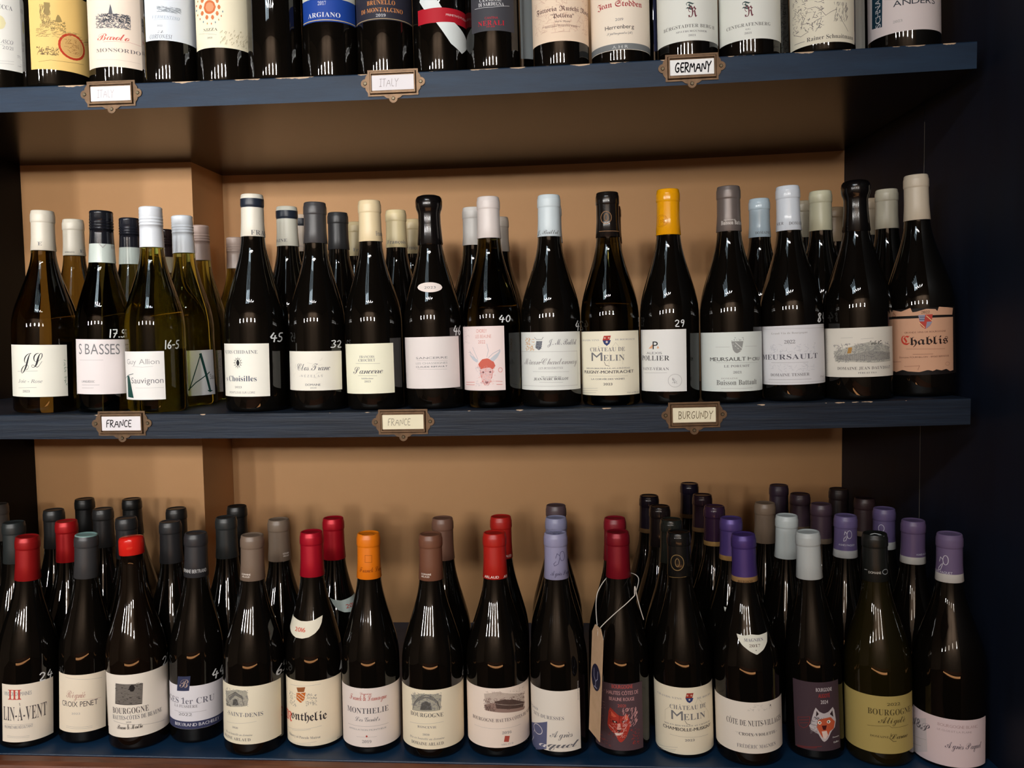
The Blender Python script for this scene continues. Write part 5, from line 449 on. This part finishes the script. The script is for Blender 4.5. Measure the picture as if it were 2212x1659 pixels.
# ---------------------------------------------------------------- the built-in shelves and the shop behind the camera
XM = -.479
ZT = lambda X: .45384 + .012847 * (X - XM) ** 2
ZM = lambda X: .010889 * (X - XM) ** 2
ZB = lambda X: -.470 + .004 * (X + .45)
WR = lambda Y: .543 - .064 * Y
YB, YC, XC, XL = .504, .3664, -.6786, -1.0
EDGE = lambda X: -.0425 - .010 * (X + .45)
def board(name, zf, th, yf, yb, x0, x1, m, nose=.0015, skew=False):
    """one shelf board that sags along its length, rounded front arris, uv map = (x, mm from the front top edge)"""
    n = 60; ring = [(yf, -th, 40), (yf, -th * .5, 16), (yf, -.006, 6), (yf, -.003, 3), (yf, -nose, 1), (yf + nose * .3, -nose * .3, 0), (yf + nose, 0, 1), (yf + .006, 0, 6), (yf + .02, 0, 20), (yb, 0, 60), (yb, -th, 60), (yf + .02, -th, 60)]
    V = []; F = []; UV = []
    rg = random.Random(3)
    for i in range(n + 1):
        x = x0 + (x1 - x0) * i / n; z = zf(x)
        V += [(min(x, WR(y) - .0006), y + (EDGE(x) - yf if skew and y < yb else 0), z + dz) for y, dz, u in ring]; UV += [(x * 10, u) for y, dz, u in ring]
    k = len(ring); MI = []
    for i in range(n):
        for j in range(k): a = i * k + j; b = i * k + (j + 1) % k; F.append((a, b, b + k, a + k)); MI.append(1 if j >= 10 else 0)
    F.append(tuple(range(k))); F.append(tuple(reversed(range(n * k, n * k + k)))); MI += [0, 0]
    o = mesh(name, V, F, m, None, MI); uvl = o.data.uv_layers.new(name='edge')
    for l in o.data.loops: uvl.data[l.index].uv = UV[l.vertex_index]
    return o
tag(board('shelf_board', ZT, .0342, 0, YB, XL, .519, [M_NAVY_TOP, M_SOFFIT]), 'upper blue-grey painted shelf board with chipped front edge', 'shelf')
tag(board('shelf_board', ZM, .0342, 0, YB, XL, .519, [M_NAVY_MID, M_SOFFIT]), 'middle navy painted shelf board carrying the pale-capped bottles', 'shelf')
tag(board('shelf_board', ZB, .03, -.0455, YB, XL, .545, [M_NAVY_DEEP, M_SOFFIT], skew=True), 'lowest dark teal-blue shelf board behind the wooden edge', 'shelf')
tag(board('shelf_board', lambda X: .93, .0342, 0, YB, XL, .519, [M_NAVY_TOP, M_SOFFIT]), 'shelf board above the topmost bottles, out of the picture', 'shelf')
def quad_wall(name, pts, z0, z1, m, th=.03, side=1):
    (xa, ya), (xb, yb) = pts; dx, dy = xb - xa, yb - ya; L = math.hypot(dx, dy); nx, ny = -dy / L * th * side, dx / L * th * side
    P4 = [(xa, ya), (xb, yb), (xb + nx, yb + ny), (xa + nx, ya + ny)]; V = [(x, y, z) for z in (z0, z1) for x, y in P4]
    F = [(0, 3, 2, 1), (4, 5, 6, 7), (0, 1, 5, 4), (1, 2, 6, 5), (2, 3, 7, 6), (3, 0, 4, 7)]
    return tag(mesh(name, V, F, m), kind='structure')
quad_wall('wall_back', [(XL, YB), (.53, YB)], -.55, 1.32, M_WALL, .04)
tag(box('wall_pier', XL, XC, YC, YB - .0005, -.50, 1.32, M_WALL), kind='structure')
quad_wall('wall_right', [(WR(YB), YB), (WR(.191), .191)], -1.5, 1.32, M_SIDE, .05, 1)
quad_wall('wall_right_front', [(WR(.1895), .1895), (WR(-.38), -.38)], -1.5, 1.32, M_SIDE, .05, 1)
quad_wall('wall_left', [(XL, -.02), (XL, YB)], -1.5, 1.32, M_LEFT, .05, 1)
tag(box('seam_highlight_1', WR(.19) - .0004, WR(.19) + .004, .1897, .1905, -.46, .41, principled('seam_glint', lin((88, 84, 78)), .5)), kind='structure')  # paler bead: the highlight along the panel seam is put into its colour
# wooden counter edge and the cupboard front under the lowest shelf
base = empty('base_cupboard', (-.23, .1, -1.5)); tag(base, 'cupboard below the lowest shelf with a red-brown wooden front edge', 'cupboard')
def rel(o, p): o.parent = p; o.matrix_parent_inverse = Matrix.Translation(-p.location); return o
n = 40; ring = [(-.047, -.0015), (-.052, .0005), (-.066, .0005), (-.0735, -.002), (-.077, -.008), (-.077, -.04), (-.072, -.046), (-.047, -.046)]
V = []; F = []
for i in range(n + 1):
    x = XL + 1.535 * i / n; V += [(x, y + .0455 + EDGE(x), ZB(x) + dz) for y, dz in ring]
for i in range(n):
    for j in range(8): a = i * 8 + j; b = i * 8 + (j + 1) % 8; F.append((a, b, b + 8, a + 8))
F += [tuple(range(8)), tuple(reversed(range(n * 8, n * 8 + 8)))]
rel(mesh('edge_moulding', V, F, M_WOOD), base)
rel(box('carcass', XL + .002, .505, -.028, YB - .001, -1.498, -.503, M_NAVY_DEEP), base)
for k in range(3):
    x0 = XL + .01 + k * .505; d = rel(box('door', x0, x0 + .49, -.050, -.0285, -1.42, -.53, M_NAVY_DEEP, bev=.003), base)
# the room: only there to be mirrored in the glass and to close the light in
tag(box('floor', -4.2, 3.2, -4.2, .9, -1.55, -1.5, M_FLOOR), kind='structure')
tag(box('ceiling', -4.2, 3.2, -4.2, .9, 1.4, 1.45, M_ROOM_D), kind='structure')
tag(box('wall_behind_camera', -4.2, 3.2, -4.25, -4.2, -1.5, 1.4, M_ROOM), kind='structure')
tag(box('wall_far_left', -4.25, -4.2, -4.2, .9, -1.5, 1.4, M_ROOM), kind='structure')
tag(box('wall_far_right', 3.2, 3.25, -4.2, .9, -1.5, 1.4, M_ROOM_D), kind='structure')
tag(box('wall_beside_left', -4.2, XL - .052, -.02, .02, -1.5, 1.4, M_SIDE), kind='structure')
tag(box('wall_beside_right', .62, 3.2, -.02, .02, -1.5, 1.4, M_SIDE), kind='structure')
# ---------------------------------------------------------------- bottles
BAND = {'m2': (196, 206, 200), 'r2': (190, 200, 194), 'r3': (150, 140, 120)}
def bottle(d):
    r, H, b = d['r'], d['H'], d['sh']; gp = glass_prof(r, H, b); kind = d['kind']; cp_ = cap_prof(kind, r, H, b, d['cl'])
    RG = lambda z: rad_at(gp, z); RC = lambda z: rad_at(cp_, z)
    root = empty('wine_bottle', (d['p'][0], d['p'][1], d['p'][2] + .0003)); root.rotation_euler = (0, d['lean'], 0)
    v, f = lathe(gp); mesh('glass_body', v, f, GL[d['glass']], root, smooth=True)
    name = {'cap': 'capsule', 'screw': 'screw_cap', 'wax': 'wax_seal', 'waxtop': 'wax_seal'}[kind]
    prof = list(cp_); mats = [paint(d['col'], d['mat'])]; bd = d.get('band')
    if bd:
        lo, hi = H - bd[1], H - bd[0]; lo = max(lo, prof[0][0]); mats.append(paint(bd[2], d['mat'] if d['mat'] != 'metal' else 'satin'))
        if bd[0] > 0:
            pts = sorted([(z, RC(z)) for z in (lo, hi) if prof[0][0] < z < prof[-1][0]]); k = 0
            for q in pts:
                i = next(i for i in range(len(prof)) if prof[i][0] > q[0]); prof.insert(i, q)
    v, f = lathe(prof, 48, False, .9 if kind == 'waxtop' else 0); seg = 48
    f.append(tuple(range((len(prof) - 1) * seg, len(prof) * seg))); mi = []
    for i in range(len(prof) - 1):
        zc = (prof[i][0] + prof[i + 1][0]) / 2; mi += [1 if (bd and (lo - .01 <= zc <= hi + .01)) else 0] * seg
    mi.append(1 if (bd and bd[0] == 0) else 0)
    cap = mesh(name, v, f, mats, root, mi, smooth=True); cap.data.polygons[len(cap.data.polygons) - 1].use_smooth = False
    if d.get('cp'): lettering(d['cp'], RC, cap)
    if d.get('label'):
        a0, a1, z0, z1, c = d['label']; z0 = max(z0, 3.5); z1 = max(z1, z0 + 5)
        v, f = columns([(a0, z0), (a1, z0), (a1, z1), (a0, z1)], RG, 2.2)
        lb = mesh('front_label', [((RG(z) + .15) * math.sin(t) / 1000, -(RG(z) + .15) * math.cos(t) / 1000, z / 1000) for t, z in v], f, paper(c), root, smooth=True)
        if d.get('pr'): lettering(d['pr'], RG, lb)
    for poly, c, its in d.get('stick', ()):
        v, f = columns([(poly[i], poly[i + 1]) for i in range(0, len(poly), 2)], RG, 1.6)
        lb = mesh('shoulder_label' if d['shelf'] != 'top' else 'paper_strip', [((RG(z) + .25) * math.sin(t) / 1000, -(RG(z) + .25) * math.cos(t) / 1000, z / 1000) for t, z in v], f, paper(c), root)
        if its: lettering(its, RG, lb, e0=.4)
    if d.get('price'):
        s, t0, t1, z, h = d['price']; lettering([('T', 'hand', (226, 230, 232), s, t0, t1, z, h, 0)], RG, root, 'price_mark')
    GR = {'top': 'wine bottles on the top shelf', 'mid': 'wine bottles on the middle shelf', 'bot': 'wine bottles on the bottom shelf'}
    tag(root, d['text'], 'bottle', GR[d['shelf']]); return root
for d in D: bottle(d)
# ---------------------------------------------------------------- brass label holders screwed to the shelf fronts
def holder(x, z, ang, word, c, wd, h, w, label):
    root = empty('label_holder', (x, -.0004, z)); root.rotation_euler = (0, -ang, 0)
    hw, hh = .0340, .0172
    def ear(cx, cz, dirx, dirz):   # flared ear outline
        pts = []
        if dirx:
            s = dirx; pts = [(cx, cz + .0125 * s), (cx + .003 * s, cz + .0085 * s)] + [(cx + .0035 * s + .0058 * math.cos(a) * s, cz + .0058 * math.sin(a) * s) for a in [math.pi / 2 - i * math.pi / 8 for i in range(9)]] + [(cx + .003 * s, cz - .0085 * s), (cx, cz - .0125 * s)]
        else:
            pts = [(cx + .0125, cz), (cx + .0085, cz - .003)] + [(cx + .0058 * math.cos(a), cz - .0035 - .0058 * math.sin(a)) for a in [i * math.pi / 8 for i in range(9)]] + [(cx - .0085, cz - .003), (cx - .0125, cz)]
        return pts
    out = [(-hw, hh), (hw, hh)] + ear(hw, 0, 1, 0) + [(hw, -hh)] + ear(0, -hh, 0, 1) + [(-hw, -hh)] + ear(-hw, 0, -1, 0)
    k = len(out); V = [(a, 0, b) for a, b in out] + [(a, -.0013, b) for a, b in out]; F = [tuple(range(k)), tuple(reversed(range(k, 2 * k)))] + [(i, k + i, k + (i + 1) % k, (i + 1) % k) for i in range(k)]
    pl = mesh('plate', V, F, M_BRASS, root)
    # raised frame round the card
    fo, fi = (.0315, .0150), (.0282, .0112); P = []; F = []
    for y, (a, b) in ((-.0013, fo), (-.0040, (fo[0] - .0012, fo[1] - .0012)), (-.0040, (fi[0] + .0006, fi[1] + .0006)), (-.0018, fi)):
        P += [(-a, y, -b), (a, y, -b), (a, y, b), (-a, y, b)]
    for j in range(3):
        for i in range(4): F.append((j * 4 + i, j * 4 + (i + 1) % 4, j * 4 + 4 + (i + 1) % 4, j * 4 + 4 + i))
    mesh('card_frame', P, F, M_BRASS, root)
    cd = box('card', -.0284, .0284, -.0021, -.0015, -.0098, .0098, paper(c), root)
    flat_lettering(word, 'hand', wd[0], wd[1], wd[2], -h / 2 + wd[3], h, -.00225, cd, w)
    for cx, cz in ((hw + .0035, 0), (-hw - .0035, 0), (0, -hh - .0035)):
        s_ = [(cx + .0026 * math.cos(a * math.pi / 8), cz + .0026 * math.sin(a * math.pi / 8)) for a in range(16)]; t_ = [(cx + .0018 * math.cos(a * math.pi / 8), cz + .0018 * math.sin(a * math.pi / 8)) for a in range(16)]
        V = [(a, -.0012, b) for a, b in s_] + [(a, -.0021, b) for a, b in t_]; F = [tuple(reversed(range(16, 32)))] + [(i, 16 + i, 16 + (i + 1) % 16, (i + 1) % 16) for i in range(16)]
        mesh('screw', V, F, M_SCREW, root)
    tag(root, label, 'label holder', 'brass label holders on the shelf fronts')
IV, WC = (212, 204, 178), (208, 204, 208)
holder(-.6228, ZT(-.6228) - .0138, .0, 'ITALY', WC, ((172, 162, 164), -.019, .004, 0), .0100, .06, 'brass label holder on the upper shelf with ITALY almost faded away, leftmost there')
holder(-.2334, ZT(-.2334) - .0133, .006, 'ITALY', WC, ((150, 140, 140), -.018, .007, 0), .0098, .07, 'brass label holder on the upper shelf with thin grey ITALY')
holder(.1603, ZT(.1603) - .0123, .016, 'GERMANY', (232, 232, 238), ((30, 30, 36), -.022, .024, 0), .0120, .17, 'brass label holder with bold black GERMANY')
holder(-.6289, ZM(-.6289) - .0122, .0, 'FRANCE', WC, ((44, 42, 44), -.022, .014, 0), .0100, .14, 'brass label holder with dark FRANCE at the left of the middle shelf')
holder(-.2309, ZM(-.2309) - .0139, .005, 'FRANCE', IV, ((104, 100, 84), -.021, .010, 0), .0096, .07, 'brass label holder with thin pencil FRANCE on ivory card')
holder(.1620, ZM(.1620) - .0118, .014, 'BURGUNDY', IV, ((96, 78, 40), -.021, .024, 0), .0098, .09, 'brass label holder with brown BURGUNDY')
# ---------------------------------------------------------------- kraft swing tag hung on a bottle neck
def tube(name, pts, rad, m, parent):
    c = bpy.data.curves.new(name, 'CURVE'); c.dimensions = '3D'; c.bevel_depth = rad; c.bevel_resolution = 2; s = c.splines.new('NURBS'); s.points.add(len(pts) - 1)
    for p, q in zip(s.points, pts): p.co = (*q, 1)
    s.use_endpoint_u = True; s.order_u = 3; o = bpy.data.objects.new(name, c); me = bpy.data.meshes.new_from_object(o); bpy.data.objects.remove(o); me.materials.append(m)
    o = bpy.data.objects.new(name, me); col.objects.link(o); o.parent = parent; return o
swing = empty('swing_tag', (.0305, -.0395, -.283)); tag(swing, 'kraft paper swing tag with dark round logo, hung on white string beside the wolf-head bottle', 'tag')
swing.rotation_euler = (math.radians(-3), math.radians(-1), math.radians(-71))
M_KR = noise_paint('kraft_paper', (206, 172, 138), (192, 158, 124), .8, 40, bump=.02)
tw, tl = .020, .146; out = [(-tw * .5, 0), (tw * .5, 0), (tw, -.012), (tw, -tl), (-tw, -tl), (-tw, -.012)]
V = [(a, y, b) for y in (-.0004, .0004) for a, b in out]; F = [tuple(reversed(range(6))), tuple(range(6, 12))] + [(i, (i + 1) % 6, 6 + (i + 1) % 6, 6 + i) for i in range(6)]
tg = mesh('tag_card', V, F, M_KR, swing)
M_LOGO = ink((38, 36, 58)); cc = [(.0 + .0165 * math.cos(a * math.pi / 12), -.068 + .0175 * math.sin(a * math.pi / 12)) for a in range(24)]
lg = mesh('logo', [(a, -.0006, b) for a, b in cc], [tuple(range(24))], M_LOGO, tg)
gv = []; gf = []
for p in ([(-.007, -.058), (-.0065, -.068), (0, -.0735), (.0065, -.068), (.007, -.058)], [(0, -.0735), (0, -.081)], [(-.005, -.081), (.005, -.081)]):
    v, f = ribbon([(a * 1000, b * 1000) for a, b in p], 1.2); k = len(gv); gv += [(a / 1000, -.0008, b / 1000) for a, b in v]; gf += [tuple(i + k for i in q) for q in f]
gl2 = mesh('logo_glass', gv, gf, ink((170, 170, 196)), swing)
M_STR = principled('white_string', lin((214, 206, 196)), .7)
swing_inv = (Matrix.Translation(swing.location) @ swing.rotation_euler.to_matrix().to_4x4()).inverted()
def wl(p): return tuple(swing_inv @ Vector(p))
bx, by, bz = STR_AXIS
def nk(a, z, rr): return (bx + rr * math.sin(a), by - rr * math.cos(a), z)
PK = (.0795, -.0300, -.2440)                                       # where the two ends are knotted
tube('string', [wl(p) for p in [(.0306, -.0400, -.300), (.0300, -.0412, -.293), (.0310, -.0400, -.286), (.0555, -.0360, -.264), (.0700, -.0330, -.2530), PK]], .0006, M_STR, swing)
tube('string', [wl(p) for p in [(.0300, -.0400, -.288), nk(-1.45, -.262, .037), nk(-1.6, -.240, .026), nk(-2.6, -.232, .0235), nk(-3.6, -.230, .0235), nk(-4.6, -.230, .0245), nk(-5.3, -.236, .028), PK]], .0006, M_STR, swing)
tube('string', [wl(p) for p in [PK, (.0792, -.0300, -.2360), (.0800, -.0300, -.2300), (.0815, -.0295, -.2400), (.0865, -.0250, -.2620), (.0920, -.0200, -.2800)]], .0006, M_STR, swing)
# ---------------------------------------------------------------- lamps and roof light of the shop, added glowing counter (mirrored in the glass)
G_LAMP = glow('lamp_glass', (1.0, .86, .70, 1), 14); G_SKY = glow('sky_glass', (.72, .90, 1.0, 1), 5); G_STRIP = glow('strip_glow', (1.0, .46, .18, 1), 6.5); M_BLK = principled('lamp_metal', lin((30, 28, 26)), .4)
for (x, y), w in zip(LAMPS, ('leftmost', 'second from left', 'middle', 'fourth from left', 'rightmost')):
    t = empty('hanging_lamp', (x, y, .4)); tag(t, 'hanging shop lamp behind the camera, %s of the row of five' % w, 'lamp', 'row of hanging lamps behind the camera')
    v, f = lathe([(150, 30), (170, 55), (280, 60), (300, 40)], 20); mesh('glass_shade', v, f, G_LAMP, t)
    v, f = lathe([(300, 42), (330, 30), (335, 6), (995, 5)], 12); mesh('stem', v, f, M_BLK, t)
w = empty('window_1', (-.75, -1.75, 1.396)); tag(w, kind='structure')
box('window_frame', -.36, .36, -.42, .42, -.012, .0035, M_BLK, w)
for i in range(4):
    for j in range(2): x = -.33 + i * .17; y = -.39 + j * .40; box('pane', x, x + .045, y, y + .38, -.020, -.013, G_SKY, w)
bar = empty('added_counter', (-.1, -2.45, -1.5)); tag(bar, 'added wooden counter behind the camera, its glowing strip made for an orange reflection', 'counter')
box('counter_top', -1.3, 1.3, -.33, .33, .60, .64, M_WOOD, bar, bev=.004)
box('front_panel', -1.25, 1.25, -.28, .28, .001, .599, M_ROOM_D, bar)
box('glow_strip', -1.2, 1.0, .285, .30, .525, .59, G_STRIP, bar)  # added glowing strip, only makes the orange reflection in the bottles
